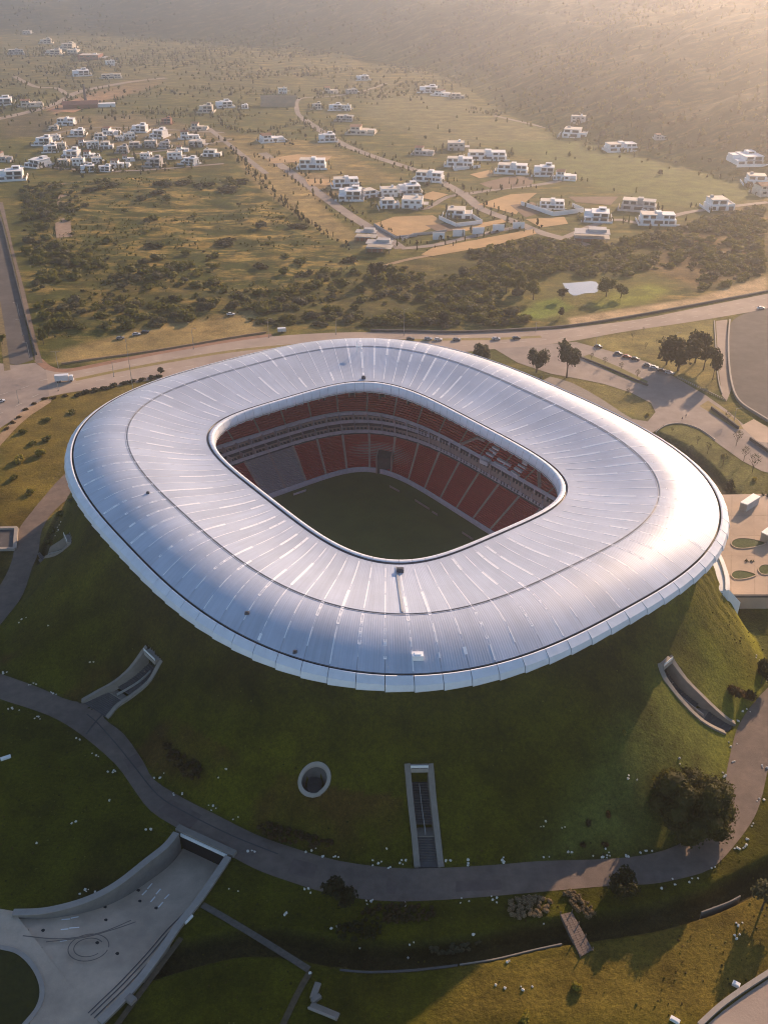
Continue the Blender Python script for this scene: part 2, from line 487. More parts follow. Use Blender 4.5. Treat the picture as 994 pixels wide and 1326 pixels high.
def base_height(X, Y):
    """Terrain before the ramps are cut into it."""
    X = np.asarray(X, float); Y = np.asarray(Y, float)
    z = np.zeros(X.shape)
    dx, dy = X-CX, Y-CY
    al = np.arctan2(dy, dx); r = np.hypot(dx, dy)
    rf = foot_r(al)-.9; rt = gut_r(al)*0.965
    s = np.clip((rf-r)/np.maximum(rf-rt, 4), 0, 1.0)
    prof = s**1.16
    prof = prof - 0.018*np.sin(np.clip((s-.55)/.3, 0, 1)*2*math.pi)
    z += MOUND_TOP*prof
    # planting terraces on the sunlit right shoulder run down the slope
    fur = np.exp(-((al+0.32)/.20)**2)*np.clip((s-.2)/.3, 0, 1)*(s < 1)
    z += fur*.5*np.sin(al*165+1.2*np.sin(r*.13)+.6*fbm(X*.08, Y*.08, 2, 5))
    near = (Y < 420) & (np.abs(X) < 260)
    if near.any():
        z = z + np.where(near, .16*s*(s < 1)*fbm(X*.11, Y*.11, 4, 3), 0)
    for line, w, dep in DITCHES:
        d, f = ldist(line, X, Y)
        z = z - dep*(1-sstep(w*.45, w, d))
    for q, poly in enumerate(WILD):
        sdv = sdist(poly, X, Y)
        m = sstep(0, 14, -sdv)
        m = m*sstep(0, 12, sdist(FLAT_KEEP, X, Y))
        if q == 0: z = z + m*.45*np.sin(Y*.62+2.2*fbm(X*.012, Y*.012, 3, 15))*np.exp(-((Y-690)/95)**2)*np.exp(-((X+175)/80)**2)
        b = fbm(X*.020+7, Y*.020, 4, 11)*2.6 + np.maximum(0, fbm(X*.08, Y*.055, 4, 21))*2.2
        z = z + m*np.maximum(b, -.5)*(1.0 if q == 0 else .7)
    for poly in FARWILD:
        z = z + sstep(0, 40, -sdist(poly, X, Y))*np.maximum(0, fbm(X*.012, Y*.008, 4, 31)*9)
    # hills
    d = np.maximum(0, -sdist(HILL_POLY, X, Y))
    hl = 235*(1-np.exp(-(d/480)**1.15))
    hl = hl*(1+.30*fbm(X*.0024+.4*fbm(X*.004, Y*.004, 2, 9), Y*.0016, 4, 41)) + sstep(0, 250, d)*fbm(X*.012, Y*.012, 4, 43)*16 + sstep(0, 60, d)*np.abs(fbm(X*.05, Y*.05, 2, 47))*4
    z = z + np.where(d > 0, hl, 0)
    d = np.maximum(0, -sdist(WEST_POLY, X, Y))
    hw = 230*(1-np.exp(-(d/700)**1.2))
    hw = hw*(1+.3*fbm(X*.0022, Y*.0016, 4, 51)) + sstep(0, 250, d)*fbm(X*.01, Y*.01, 4, 53)*18
    z = np.maximum(z, np.where(d > 0, hw, -99))
    return np.minimum(z, 262)

def hit(px, py, top=40.0):                        # where the line of sight meets the terrain
    dx, dy, dz = ray(px, py)
    t0 = (CAMH-0.0)/-dz if dz < 0 else 5000
    ts = np.linspace(max(60.0, t0*.45), t0*1.02, 1400)
    zz = CAMH+dz*ts; h = base_height(dx*ts, dy*ts)
    k = np.argmax(zz <= h)
    if k == 0: k = len(ts)-1
    a, b = ts[k-1], ts[k]
    for _ in range(24):
        m = .5*(a+b)
        if CAMH+dz*m <= float(base_height(np.array([dx*m]), np.array([dy*m]))[0]): b = m
        else: a = m
    return (dx*b, dy*b, CAMH+dz*b)
def hz(x, y): return float(base_height(np.array([x]), np.array([y]))[0])

# ------------------------------------------------------------------ ramps and underpass: plan shapes to cut from the terrain
def wpts(pts): return [hit(a, b) for a, b in pts]
def resample(P, n):
    P = np.asarray(P, float)
    L = np.concatenate([[0], np.cumsum(np.hypot(*(P[1:, :2]-P[:-1, :2]).T))])
    t = np.linspace(0, L[-1], n)
    return np.stack([np.interp(t, L, P[:, k]) for k in range(P.shape[1])], 1)

RAMPS = []      # name, label, left wall, right wall (world, from the foot upwards)
def add_ramp(label, lp, rp, n=15, rise=.52, depth=4.6):
    L = np.array(smooth_line([p[:2] for p in wpts(lp)], 5)); Rr = np.array(smooth_line([p[:2] for p in wpts(rp)], 5))
    L, Rr = resample(L, n), resample(Rr, n)
    C = .5*(L+Rr)
    zt = base_height(C[:, 0], C[:, 1])
    zf = np.clip(np.minimum(np.linspace(0, 1, n)**1.15*max(zt[-1]-depth, .6), zt-.1), .06, None)
    RAMPS.append(dict(label=label, L=L, R=Rr, C=C, zf=zf, zt=zt))
add_ramp('straight walled stair ramp cut into the front of the grass mound', [(540,1123),(536,1080),(531,1035),(527,990)], [(571,1123),(566,1080),(561,1035),(557,990)])
add_ramp('curved walled ramp on the left front of the mound with a paved spur', [(106,908),(126,896),(150,882),(172,862),(190,838)], [(139,930),(152,914),(172,900),(195,880),(209,856)])
add_ramp('curved walled ramp on the right front of the mound below sunlit furrows', [(938,949),(908,933),(880,905),(862,882),(853,860)], [(951,937),(938,929),(908,901),(884,876),(867,850)])
add_ramp('short curved ramp at the far left of the mound below the roof edge', [(50,717),(68,708),(80,700),(88,693)], [(52,725),(70,718),(84,710),(93,702)], depth=3.6)

UL = np.array(smooth_line(GP([(18,1184),(60,1182),(110,1169),(150,1149),(190,1118),(215,1098),(229,1081)]), 5))
UR = np.array(smooth_line(GP([(130,1326),(170,1285),(205,1240),(232,1200),(260,1165),(296,1112)]), 5))
PA, PB = UL[-1], UR[-1]                            # the portal's two corners
pdir = (PB-PA)/np.hypot(*(PB-PA)); pn = np.array([pdir[1], -pdir[0]])
if np.dot(pn, UL[0]-PA) < 0: pn = -pn              # from the portal out along the road
def under_z(X, Y):
    d = (X-PA[0])*pn[0]+(Y-PA[1])*pn[1]
    return -5.4*(1-sstep(5, 42, d))
UNDER_POLY = [tuple(p) for p in UL]+[tuple(p-pn*1.6) for p in (PA, PB)]+[tuple(p) for p in UR[::-1]]
VC = hit(407, 1010)                                # the round vent

def height(X, Y):
    """Finished terrain with ramps, vent and underpass cut out."""
    z = base_height(X, Y); height.base = z.copy()
    for r in RAMPS:
        poly = [tuple(p) for p in r['L']]+[tuple(p) for p in r['R'][::-1]]
        bb = np.array(poly); m = (X > bb[:,0].min()-2) & (X < bb[:,0].max()+2) & (Y > bb[:,1].min()-2) & (Y < bb[:,1].max()+2)
        if m.any():
            x, y = X[m], Y[m]
            d = sdist(poly, x, y); _, f = ldist(r['C'], x, y)
            fz = np.interp(f, np.linspace(0, 1, len(r['zf'])), r['zf'])-1.6
            zz = z[m]; zz = np.where(d < -.06, np.minimum(zz, fz), zz); z[m] = zz
    al0 = math.atan2(VC[1]-CY, VC[0]-CX); dr = (X-VC[0])*math.cos(al0)+(Y-VC[1])*math.sin(al0); dt = -(X-VC[0])*math.sin(al0)+(Y-VC[1])*math.cos(al0)
    m = np.hypot(dr/.7, dt) < 3.4
    z[m] = VC[2]-4.5
    bb = np.array(UNDER_POLY)
    m = (X > bb[:,0].min()) & (X < bb[:,0].max()) & (Y > bb[:,1].min()) & (Y < bb[:,1].max())
    x, y = X[m], Y[m]
    d = sdist(UNDER_POLY, x, y); zz = z[m]
    zz = np.where(d < -.1, np.minimum(zz, under_z(x, y)-.35), zz); z[m] = zz
    return z

def axis(parts):
    out = [parts[0][0]]
    for a, b, s in parts:
        n = max(1, int(round((b-a)/s)))
        out += list(np.linspace(a, b, n+1)[1:])
    return np.array(out)
xs = axis([(-3300,-1600,70),(-1600,-700,25),(-700,-330,8),(-330,-135,2.6),(-135,-70,.9),(-70,80,.72),(80,138,.9),(138,340,2.6),(340,700,8),(700,1600,25),(1600,3300,70)])
ys = axis([(-300,60,30),(60,100,3),(100,240,.72),(240,345,1.1),(345,600,2.6),(600,1000,5.5),(1000,1700,9),(1700,2800,18),(2800,5000,60)])
GXX, GYY = np.meshgrid(xs, ys)
gz = height(GXX.ravel(), GYY.ravel())
GXr, GYr = GXX.ravel(), GYY.ravel()
ZB = height.base.reshape(GXX.shape)
_exact_height = base_height
def base_height(X, Y):                            # from here on: read off the finished grid
    X = np.asarray(X, float); Y = np.asarray(Y, float)
    i = np.clip(np.searchsorted(xs, X)-1, 0, len(xs)-2); j = np.clip(np.searchsorted(ys, Y)-1, 0, len(ys)-2)
    u = np.clip((X-xs[i])/(xs[i+1]-xs[i]), 0, 1); v = np.clip((Y-ys[j])/(ys[j+1]-ys[j]), 0, 1)
    return (ZB[j,i]*(1-u)+ZB[j,i+1]*u)*(1-v)+(ZB[j+1,i]*(1-u)+ZB[j+1,i+1]*u)*v

# zones: polygon in photo pixels on the ground, colour, soft edge in metres, wildness
GRASS = (.054,.052,.003); LAWN = (.075,.085,.012); OLIVE = (.080,.084,.014); STRAW = (.29,.20,.075); SCRUB = (.062,.058,.012)
tint = np.tile(np.array(OLIVE), (len(GXr), 1)); wild = np.full(len(GXr), .35)
def zone_w(poly, col, soft=1.0, wl=0.0, k=1.0):
    global tint, wild
    P = np.array(poly)
    m = (GXr > P[:,0].min()-soft*2) & (GXr < P[:,0].max()+soft*2) & (GYr > P[:,1].min()-soft*2) & (GYr < P[:,1].max()+soft*2)
    w = k*sstep(-soft, soft, -sdist(poly, GXr[m], GYr[m]))
    tint[m] += (np.array(col)-tint[m])*w[:, None]
    if wl is not None: wild[m] += (wl-wild[m])*w
def zone(pts, col, soft=1.0, wl=0.0, k=1.0): zone_w(GP(pts), col, soft, wl, k)
# near ground
zone_w([(-400,-300),(400,-300),(400,330),(-400,330)], GRASS, 6, 0)
zone([(0,500),(60,505),(230,490),(260,520),(100,700),(0,760)], (.135,.10,.018), 4, .12)
zone([(560,1326),(600,1248),(735,1224),(994,1148),(994,1326)], (.125,.092,.016), 5, .05)
zone([(780,1020),(840,900),(994,780),(994,900),(950,950),(930,1060),(820,1110),(700,1112)], (.095,.105,.022), 8, 0)
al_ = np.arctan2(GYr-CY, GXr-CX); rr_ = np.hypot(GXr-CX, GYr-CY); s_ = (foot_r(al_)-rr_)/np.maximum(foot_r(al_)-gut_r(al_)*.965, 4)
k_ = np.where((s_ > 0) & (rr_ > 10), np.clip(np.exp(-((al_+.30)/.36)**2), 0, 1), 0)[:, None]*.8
tint = tint + (np.array((.23,.215,.006))-tint)*k_  # sunlit brightness of the right flank put into the grass tint
rust = np.clip((s_ > .02)*(s_ < .42)*sstep(.0, .35, fbm(GXr*.05, GYr*.05, 4, 77)+.12)*(GYr < 230)*(GXr < 5), 0, 1)[:, None]
tint = tint + (np.array((.058,.029,.009))-tint)*rust*.75
g1 = (sstep(-.1, .5, fbm(GXr*.03, GYr*.03, 4, 83))*(GYr < 330))[:, None]*.55
tint = tint*(1-g1) + np.array((.034,.022,.005))*g1
# middle ground
for P in WILD: zone_w(P, OLIVE, 6, 1.0)
zone([(20,250),(60,240),(120,330),(330,380),(460,360),(470,400),(120,432),(60,442)], SCRUB, 30, .45)
zone([(480,345),(690,305),(760,318),(994,262),(994,345),(840,372),(640,360),(500,420),(330,420),(420,395)], SCRUB, 14, .25)
zone([(860,300),(994,255),(994,352),(900,380),(840,350)], (.14,.085,.04), 12, .3)
zone([(75,455),(180,425),(330,402),(345,432),(240,447),(120,470),(70,470)], (.30,.215,.085), 5, .25)
zone([(650,352),(800,345),(880,365),(860,390),(740,414),(660,412)], (.12,.11,.025), 8, .2)
zone([(668,410),(690,392),(720,385),(745,398),(700,414)], (.13,.17,.022), 4, 0)
zone([(762,396),(790,378),(840,368),(870,374),(840,392),(780,402)], (.17,.18,.025), 5, 0)
zone([(735,412),(820,398),(900,385),(994,356),(994,378),(900,396),(800,415),(740,424)], (.44,.31,.17), 3, .1)
zone([(748,440),(862,420),(926,412),(932,505),(912,510),(874,486),(838,466),(790,452)], (.21,.175,.055), 3, .15)
zone([(712,484),(745,490),(780,497),(815,508),(842,522),(848,534),(838,546),(790,530),(740,500)], (.17,.145,.04), 2, .1)
zone([(845,562),(880,549),(905,556),(932,577),(960,598),(994,616),(994,642),(925,642),(890,590)], (.13,.125,.035), 2, .05)
# town plain and its lawns
zone([(0,225),(60,228),(300,222),(290,190),(180,205),(60,225)], SCRUB, 6, .5)
zone([(480,140),(560,130),(640,150),(745,180),(870,215),(994,245),(994,255),(880,268),(770,245),(680,200),(560,165)], (.10,.115,.028), 14, .05)
zone([(270,170),(330,175),(420,185),(520,235),(440,240),(420,220),(380,222),(300,195)], STRAW, 6, .6)
zone([(380,222),(420,225),(440,240),(440,262),(400,258)], (.30,.20,.10), 4, .4)
zone([(296,192),(345,200),(380,226),(430,280),(480,318),(455,322),(400,290),(330,240)], (.40,.28,.125), 4, .5)
zone([(60,150),(170,148),(290,170),(290,190),(60,190)], (.20,.15,.08), 8, .4)
zone([(0,150),(60,145),(70,175),(0,180)], (.085,.07,.035), 5, .2)
zone([(60,142),(110,122),(160,110),(215,102),(205,112),(120,135),(70,148)], (.36,.21,.12), 4, .1)
zone([(480,115),(600,130),(720,180),(560,190),(470,150)], (.15,.14,.06), 10, .3)
# hills: dry forest
hm = sstep(0, 60, -sdist(HILL_POLY, GXr, GYr)); wm = sstep(-50, 60, -sdist(WEST_POLY, GXr, GYr))
hc = np.array((.022,.024,.008))+np.array((.018,.016,.005))*fbm(GXr*.01, GYr*.01, 4, 61)[:, None]
tint = tint + (hc-tint)*np.maximum(hm, wm)[:, None]; wild = wild*(1-np.maximum(hm, wm))+.3*np.maximum(hm, wm)
fm = sstep(1250, 1700, GYr)*(1-np.maximum(hm, wm)); fc = np.array((.125,.100,.028))
tint = tint + (fc-tint)*(fm*.8)[:, None]; wild = np.maximum(wild, .7*fm*(hm < .1))
g2 = (sstep(.0, .45, fbm(GXr*.022+9, GYr*.03, 5, 87))*(GYr < 335))[:, None]*.5
tint = tint*(1-g2) + (tint*1.35+np.array((.016,.010,.0)))*g2
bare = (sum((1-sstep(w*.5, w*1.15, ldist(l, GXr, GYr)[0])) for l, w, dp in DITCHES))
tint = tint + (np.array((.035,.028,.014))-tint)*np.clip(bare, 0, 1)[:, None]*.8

nx, ny = len(xs), len(ys)
ii = np.arange(nx*ny).reshape(ny, nx)
quads = np.stack([ii[:-1,:-1], ii[:-1,1:], ii[1:,1:], ii[1:,:-1]], -1).reshape(-1, 4)
rin = ring_r(105.3, 89.1, 2.83, GXr, GYr)
keep = ~(rin[quads] < .935).all(1)
quads = quads[keep]
me = bpy.data.meshes.new('ground')
me.vertices.add(nx*ny); me.vertices.foreach_set('co', np.stack([GXr, GYr, gz], 1).astype(np.float32).ravel())
me.loops.add(len(quads)*4); me.loops.foreach_set('vertex_index', quads.astype(np.int32).ravel())
me.polygons.add(len(quads)); me.polygons.foreach_set('loop_start', np.arange(0, len(quads)*4, 4, dtype=np.int32))
try: me.polygons.foreach_set('loop_total', np.full(len(quads), 4, dtype=np.int32))
except Exception: pass
me.update(calc_edges=True); me.validate()
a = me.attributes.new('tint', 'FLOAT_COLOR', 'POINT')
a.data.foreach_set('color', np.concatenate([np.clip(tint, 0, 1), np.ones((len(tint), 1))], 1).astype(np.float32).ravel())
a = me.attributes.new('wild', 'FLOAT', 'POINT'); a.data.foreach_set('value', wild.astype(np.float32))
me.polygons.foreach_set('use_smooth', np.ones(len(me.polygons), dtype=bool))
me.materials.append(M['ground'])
obj('ground', me, kind='structure')

# ------------------------------------------------------------------ flat sheets: paths, roads, parcels
_lay = [0]
def sheet(name, poly, m, z=None, kind='structure', thick=0.0):
    if z is None:
        _lay[0] += 1; z = .03+.004*_lay[0]
    P = [Vector((p[0], p[1], 0)) for p in poly]
    v = [(p.x, p.y, z) for p in P]; f = []
    for t in tessellate_polygon([P]):
        p = [P[i] for i in t]
        c = (p[1].x-p[0].x)*(p[2].y-p[0].y)-(p[1].y-p[0].y)*(p[2].x-p[0].x)
        f.append(tuple(t) if c > 0 else tuple(t)[::-1])
    return obj(name, mesh(name, v, f, m), kind=kind)
def strip(name, line, w, m, z=None, kind='structure'):
    P = np.array(line); d = np.gradient(P, axis=0); d /= np.hypot(*d.T)[:, None]+1e-9
    n = np.stack([-d[:,1], d[:,0]], 1)*w/2
    _lay[0] += 1
    if z is None: z = .03+.004*_lay[0]
    v = [(*p, z) for p in P+n]+[(*p, z) for p in P-n]; k = len(P)
    f = [(k+i, k+i+1, i+1, i) for i in range(k-1)]
    return obj(name, mesh(name, v, f, m), kind=kind)
def sweep(mb, line, th, z0, z1, mi=0):            # a wall of thickness th along a line; z0, z1 numbers or lists
    P = np.array(line, float)[:, :2]; k = len(P)
    d = np.gradient(P, axis=0); d /= np.hypot(*d.T)[:, None]+1e-9
    n = np.stack([-d[:,1], d[:,0]], 1)*th/2
    z0 = np.broadcast_to(z0, (k,)); z1 = np.broadcast_to(z1, (k,))
    A, B = P+n, P-n
    v = []
    for i in range(k): v += [(*A[i], z0[i]), (*B[i], z0[i]), (*B[i], z1[i]), (*A[i], z1[i])]
    f = []
    for i in range(k-1):
        a, b = 4*i, 4*i+4
        f += [(a+3, a+2, b+2, b+3), (a, a+3, b+3, b), (a+1, b+1, b+2, a+2)]
    e = 4*(k-1)
    f += [(0, 1, 2, 3), (e, e+3, e+2, e+1)]
    mb.add(v, f, mi)
def px_line(pts, n=4): return smooth_line(GP(pts), n)

# the ring path round the mound
PATH_OUT = [(0,905),(40,918),(75,932),(110,955),(150,990),(172,1020),(195,1050),(233,1074),(262,1090),(296,1107),(330,1125),(370,1140),(430,1158),(500,1167),(560,1166),
            (620,1162),(700,1155),(780,1148),(840,1145),(880,1138),(920,1125),(950,1095),(975,1060),(986,1030),(996,985)]
PATH_IN = [(996,888),(975,910),(958,935),(950,955),(940,1000),(935,1040),(915,1070),(875,1095),(830,1108),(770,1113),(700,1115),(640,1120),(570,1124),(510,1124),(440,1115),
           (380,1098),(330,1080),(280,1055),(240,1035),(200,1010),(185,985),(160,950),(135,930),(122,900),(95,908),(50,890),(0,872)]
sheet('ring_path', px_line([(-60,880)]+PATH_OUT, 3)+px_line(PATH_IN+[(-60,850)], 3), M['asphalt'])
sheet('west_path', px_line([(92,606),(76,622),(60,640),(28,680),(20,700),(17,722),(8,745),(-10,775)], 3)+px_line([(-10,822),(12,795),(30,770),(42,735),(50,715),(55,685),(72,660),(97,640)], 3), M['asphalt'])
for pts in ([(205,1050),(222,1035),(262,1056),(246,1074)], [(590,1141),(648,1139),(650,1152),(590,1155)], [(160,985),(178,975),(186,990),(170,1000)], [(380,1112),(412,1120),(405,1138),(372,1130)],
            [(500,1142),(514,1143),(512,1158),(500,1157)], [(24,748),(34,745),(34,755),(24,757)]):
    sheet('asphalt_patch', GP(pts), mat('patch_asphalt', (.135,.10,.085), .9, var=.2, scale=.4) if 'patch_asphalt' not in bpy.data.materials else bpy.data.materials['patch_asphalt'])
line = px_line([(113,925),(128,938),(152,965),(176,995),(205,1030),(240,1052),(300,1082),(360,1106)], 4)
strip('path_drain', line, .35, M['dark_asphalt'])
strip('path_drain', px_line([(112,951),(124,935),(140,918)], 3), .5, M['dark_asphalt'])
# the road that dives under the path at the lower left
fl = MB(); N = 40
A = resample(UL, N); B = resample(UR, N)
# floor as a grid between the walls, past the portal into the dark
rows = [(A[i]*(1-k/8)+B[i]*k/8) for i in range(N) for k in range(9)]
rows += [((A[-1]-pn*1.6)*(1-k/8)+(B[-1]-pn*1.6)*k/8) for k in range(9)]
rows = np.array(rows); rz = under_z(rows[:,0], rows[:,1])+.045
fl.add([(*p, z) for p, z in zip(rows, rz)], [(r*9+k, r*9+k+1, r*9+k+10, r*9+k+9) for r in range(N) for k in range(8)])
M['forecourt'] = mat('forecourt_concrete', (.47,.375,.285), .9, var=.14, scale=.25, hue=(.39,.31,.235), bump=.04, bscale=3)
fo = fl.build('underpass_road', M['forecourt'], smooth=True, kind='structure')
sheet('access_road', GP([(-40,1170),(18,1180),(130,1326),(120,1345),(28,1345),(50,1305),(55,1280),(45,1255),(25,1235),(-5,1226),(-40,1222)]), M['forecourt'])
# highway north of the stadium, its verges and the service roads
HW_UP = [(-30,500),(40,486),(62,478),(105,476),(200,459),(300,442),(350,436),(430,431),(520,430),(600,430),(690,428),(760,422),(830,413),(900,399),(960,387),(1010,377)]
HW_LO = [(1010,397),(960,406),(900,416),(860,422),(800,431),(745,441),(700,447),(640,452),(560,460),(430,470),(300,482),(212,490),(150,500),(62,514),(30,535),(-30,575)]
sheet('highway', px_line(HW_UP, 3)+px_line(HW_LO, 3), M['road'])
lane = mat('worn_lane_paint', (.50,.46,.40), .8, var=.2)
for fr_, on, gap in ((.30, 4, 7), (.70, 4, 7)):
    up_, lo_ = resample(px_line(HW_UP, 3), 200), resample(px_line(HW_LO[::-1], 3), 200)
    P = up_*(1-fr_)+lo_*fr_; L = np.concatenate([[0], np.cumsum(np.hypot(*(P[1:]-P[:-1]).T))])
    vv, ff = [], []
    for d0 in np.arange(0, L[-1]-on, on+gap):
        q0, q1 = [np.array([np.interp(d_, L, P[:,0]), np.interp(d_, L, P[:,1])]) for d_ in (d0, d0+on)]
        t_ = (q1-q0)/on; n_ = np.array([-t_[1], t_[0]])*.14; b_ = len(vv)
        vv += [(*(q0+n_), .30), (*(q0-n_), .30), (*(q1-n_), .30), (*(q1+n_), .30)]; ff.append((b_, b_+1, b_+2, b_+3))
    obj('lane_marking', mesh('lane_marking', vv, ff, lane), kind='structure')
sheet('crossroads', GP([(-30,470),(-5,470),(20,473),(46,470),(60,480),(64,512),(30,535),(-30,575)]), M['old_asphalt'])
strip('median_grass', px_line([(98,492),(150,481),(220,468),(300,455),(380,447),(440,443),(560,440),(640,439),(700,436)], 4), 3.2, mat('verge_grass', (.24,.19,.06), .95, var=.25, scale=.4))
strip('red_kerb_walk', px_line([(50,466),(62,476),(80,480),(105,477),(200,458),(300,441),(352,434)], 4), 4.2, mat('red_soil', (.27,.15,.095), .95, var=.25, scale=.3))
sheet('avenue', GP([(-12,250),(3,285),(17,340),(30,400),(44,466),(22,473),(10,470),(-6,400),(-30,330)]), M['dark_asphalt'])
sheet('avenue_pavement', GP([(-2,262),(4,262),(17,320),(33,380),(50,452),(56,470),(47,471),(36,420),(22,355),(8,298)]), M['asphalt'])
strip('avenue_median', px_line([(-6,370),(2,420),(6,448),(10,480)], 3), 3.0, mat('median_plants', (.16,.12,.05), .95, var=.4, scale=.5))
sheet('dirt_walk', px_line([(-10,574),(10,552),(30,532),(62,517),(66,521),(40,538),(18,558),(-10,590)], 2), M['dirt'])
sheet('service_road', GP([(640,452),(700,447),(745,443),(790,455),(838,469),(874,489),(913,512),(940,531),(962,550),(1000,580),(1020,620),(985,610),(960,597),(932,577),(905,557),(880,548),
      (858,551),(842,562),(800,540),(838,546),(848,534),(842,522),(815,508),(780,497),(745,490),(712,484),(670,470)]), M['old_asphalt'])
sheet('parking_lot', px_line([(1010,396),(985,401),(962,407),(946,418),(943,440),(944,475),(950,508),(957,522),(976,537),(1010,556)], 3), M['dark_asphalt'])
sheet('parking_lane', GP([(926,416),(941,414),(941,470),(946,505),(940,520),(934,512),(930,480)]), M['road'])
sheet('concrete_apron', GP([(958,552),(975,543),(1005,560),(1005,575),(980,572)]), M['paving'])
sheet('verge_strip', GP([(752,463),(762,459),(800,475),(838,494),(836,500),(800,487)]), mat('strip_grass', (.17,.15,.045), .95, var=.25, scale=.4))
sheet('verge_strip', GP([(905,526),(916,519),(955,545),(962,556),(952,556)]), mat('strip_dry_grass', (.25,.19,.07), .95, var=.25, scale=.4))
sheet('island_drain', px_line([(712,488),(740,496),(775,515),(805,535),(820,545),(790,540),(740,515),(700,494)], 2), M['concrete'])
strip('pond_path', px_line([(480,350),(520,338),(560,330),(640,312)], 3), 4, M['dirt'])
strip('field_track', px_line([(88,238),(84,262),(82,290),(84,308)], 3), 11, mat('track_soil', (.27,.19,.13), .95, var=.3, scale=.2), z=.5)
sheet('pond', px_line([(728,367),(745,366),(771,365),(773,378),(757,380),(742,383),(732,375)], 3), M['water'], z=.12)
# trodden paths on the lower lawns
strip('lawn_path', px_line([(262,1172),(290,1188),(330,1212),(370,1237),(400,1256)], 3), 1.5, mat('trodden_gravel', (.10,.088,.075), .95, var=.3, scale=1))
strip('lawn_path', px_line([(402,1258),(385,1288),(365,1330)], 3), 1.3, mat('worn_soil', (.085,.065,.04), .95, var=.3, scale=1))
strip('lawn_path', px_line([(235,1215),(205,1255),(172,1300),(150,1330)], 3), 1.2, bpy.data.materials['worn_soil'])
# town streets
for pts, w in (([(340,198),(380,226),(426,260),(456,281),(489,301),(519,322)], 9), ([(393,154),(437,183),(479,201),(547,224),(600,252),(622,270),(660,285),(699,301),(728,309),(760,318)], 9),
               ([(519,322),(560,318),(600,309),(640,300),(682,292)], 6), ([(600,252),(646,245),(699,239),(735,232)], 7), ([(480,250),(540,272),(580,255),(622,248)], 5),
               ([(728,309),(790,285),(840,290),(890,275),(994,262)], 6), ([(640,150),(760,178),(870,205),(960,225),(1000,240)], 6), ([(270,166),(300,190),(345,225)], 6),
               ([(393,154),(385,145),(388,128),(430,125),(470,118),(500,108)], 6), ([(40,214),(150,222),(290,212)], 5), ([(50,178),(130,165),(290,172)], 5), ([(170,200),(250,190),(300,180)], 5)):
    strip('street', px_line(pts, 4), w, M['old_asphalt'])
strip('overpass_road', px_line([(-20,158),(30,147),(62,138),(95,122),(120,115),(170,106),(215,101)], 4), 14, M['road'])
strip('slip_road', px_line([(14,96),(45,112),(72,114),(84,122),(70,134)], 4), 8, M['road'])
# parcels
tan = mat('dry_parcel', (.46,.29,.13), .95, var=.15, scale=.08, hue=(.38,.245,.11), bump=.2, bscale=.3)
brown = mat('bare_parcel', (.16,.105,.07), .95, var=.2, scale=.1, bump=.2, bscale=.3)
for pts, m in (([(484,290),(510,281),(560,279),(575,288),(540,304),(514,306)], tan), ([(545,330),(560,321),(690,297),(694,303),(640,318),(560,332)], tan), ([(618,265),(660,252),(695,250),(680,262),(668,278),(640,270)], tan),
               ([(540,255),(560,248),(580,252),(562,260)], tan), ([(585,296),(650,284),(655,288),(600,300)], tan), ([(680,284),(730,281),(735,290),(700,295)], tan), ([(608,226),(635,220),(650,227),(620,231)], tan),
               ([(345,206),(385,200),(430,202),(425,208),(350,212)], tan), ([(620,238),(660,228),(690,230),(688,240),(640,246)], brown), ([(550,292),(580,290),(600,296),(570,302)], brown), ([(735,255),(800,255),(790,266),(745,262)], brown),
               ([(60,143),(100,128),(118,137),(96,146)], mat('orange_earth', (.40,.20,.10), .95, var=.15, scale=.1)), ([(395,232),(440,232),(436,240),(400,241)], tan), ([(660,266),(690,262),(705,274),(680,282)], brown)):
    sheet('parcel', GP(pts), m)

# ------------------------------------------------------------------ the stadium
NP = 96
def roof_h(s): return 36.0 + 3.9*np.sin(math.pi*np.power(s, 1.85)) + .25
def roof_pt(t, s):
    xi, yi = IN.at(t); xo, yo = OUT.at(t)
    return xi+(xo-xi)*s, yi+(yo-yi)*s, roof_h(s)
stadium = empty('stadium', (CX, CY, 0), 0, 'oval stadium with a pale silver ring roof and red stands on the grass mound', 'stadium')
def st(name, me, m=None):
    o = obj(name, me)
    o.parent = stadium; o.matrix_parent_inverse = Matrix.Translation((-CX, -CY, 0))
    return o
SPLIT = .60
t_off = .5/NP*.35
for part, (s0, s1, ns) in enumerate(((0.0, SPLIT-.004, 7), (SPLIT+.004, 1.0, 9))):
    for i in range(NP):
        v, uv, f = [], [], []
        nc = 3
        for k in range(ns+1):
            s = s0+(s1-s0)*k/ns
            for j in range(nc+1):
                t = (i+(.006 if j == 0 else (.994 if j == nc else j/nc)))/NP
                x, y, z = roof_pt(t, s); v.append((float(x), float(y), float(z)))
                w = (IN.len*(1-s)+OUT.len*s)/NP
                uv.append(((j/nc)*6.2, s*45.0))
        for k in range(ns):
            for j in range(nc):
                a = k*(nc+1)+j
                f.append((a, a+nc+1, a+nc+2, a+1))
        st('roof_panel', mesh('roof_panel', v, f, M['roof'], True, uv))
def ring_strip(name, m, prof, n=384, smooth=True):
    """prof: list of (ring, dr, z): a closed band swept round the plan; dr widens the ring in metres"""
    T = np.arange(n)/n; cols = []
    for (a, b, e, z) in prof:
        rg = Ring(a, b, e); x, y = rg.at(T); cols.append(np.stack([x, y, np.full(n, z)], 1))
    v = np.stack(cols, 1).reshape(-1, 3); k = len(prof)
    f = [(i*k+j, ((i+1) % n)*k+j, ((i+1) % n)*k+j+1, i*k+j+1) for i in range(n) for j in range(k-1)]
    return st(name, mesh(name, v, f, m, smooth))
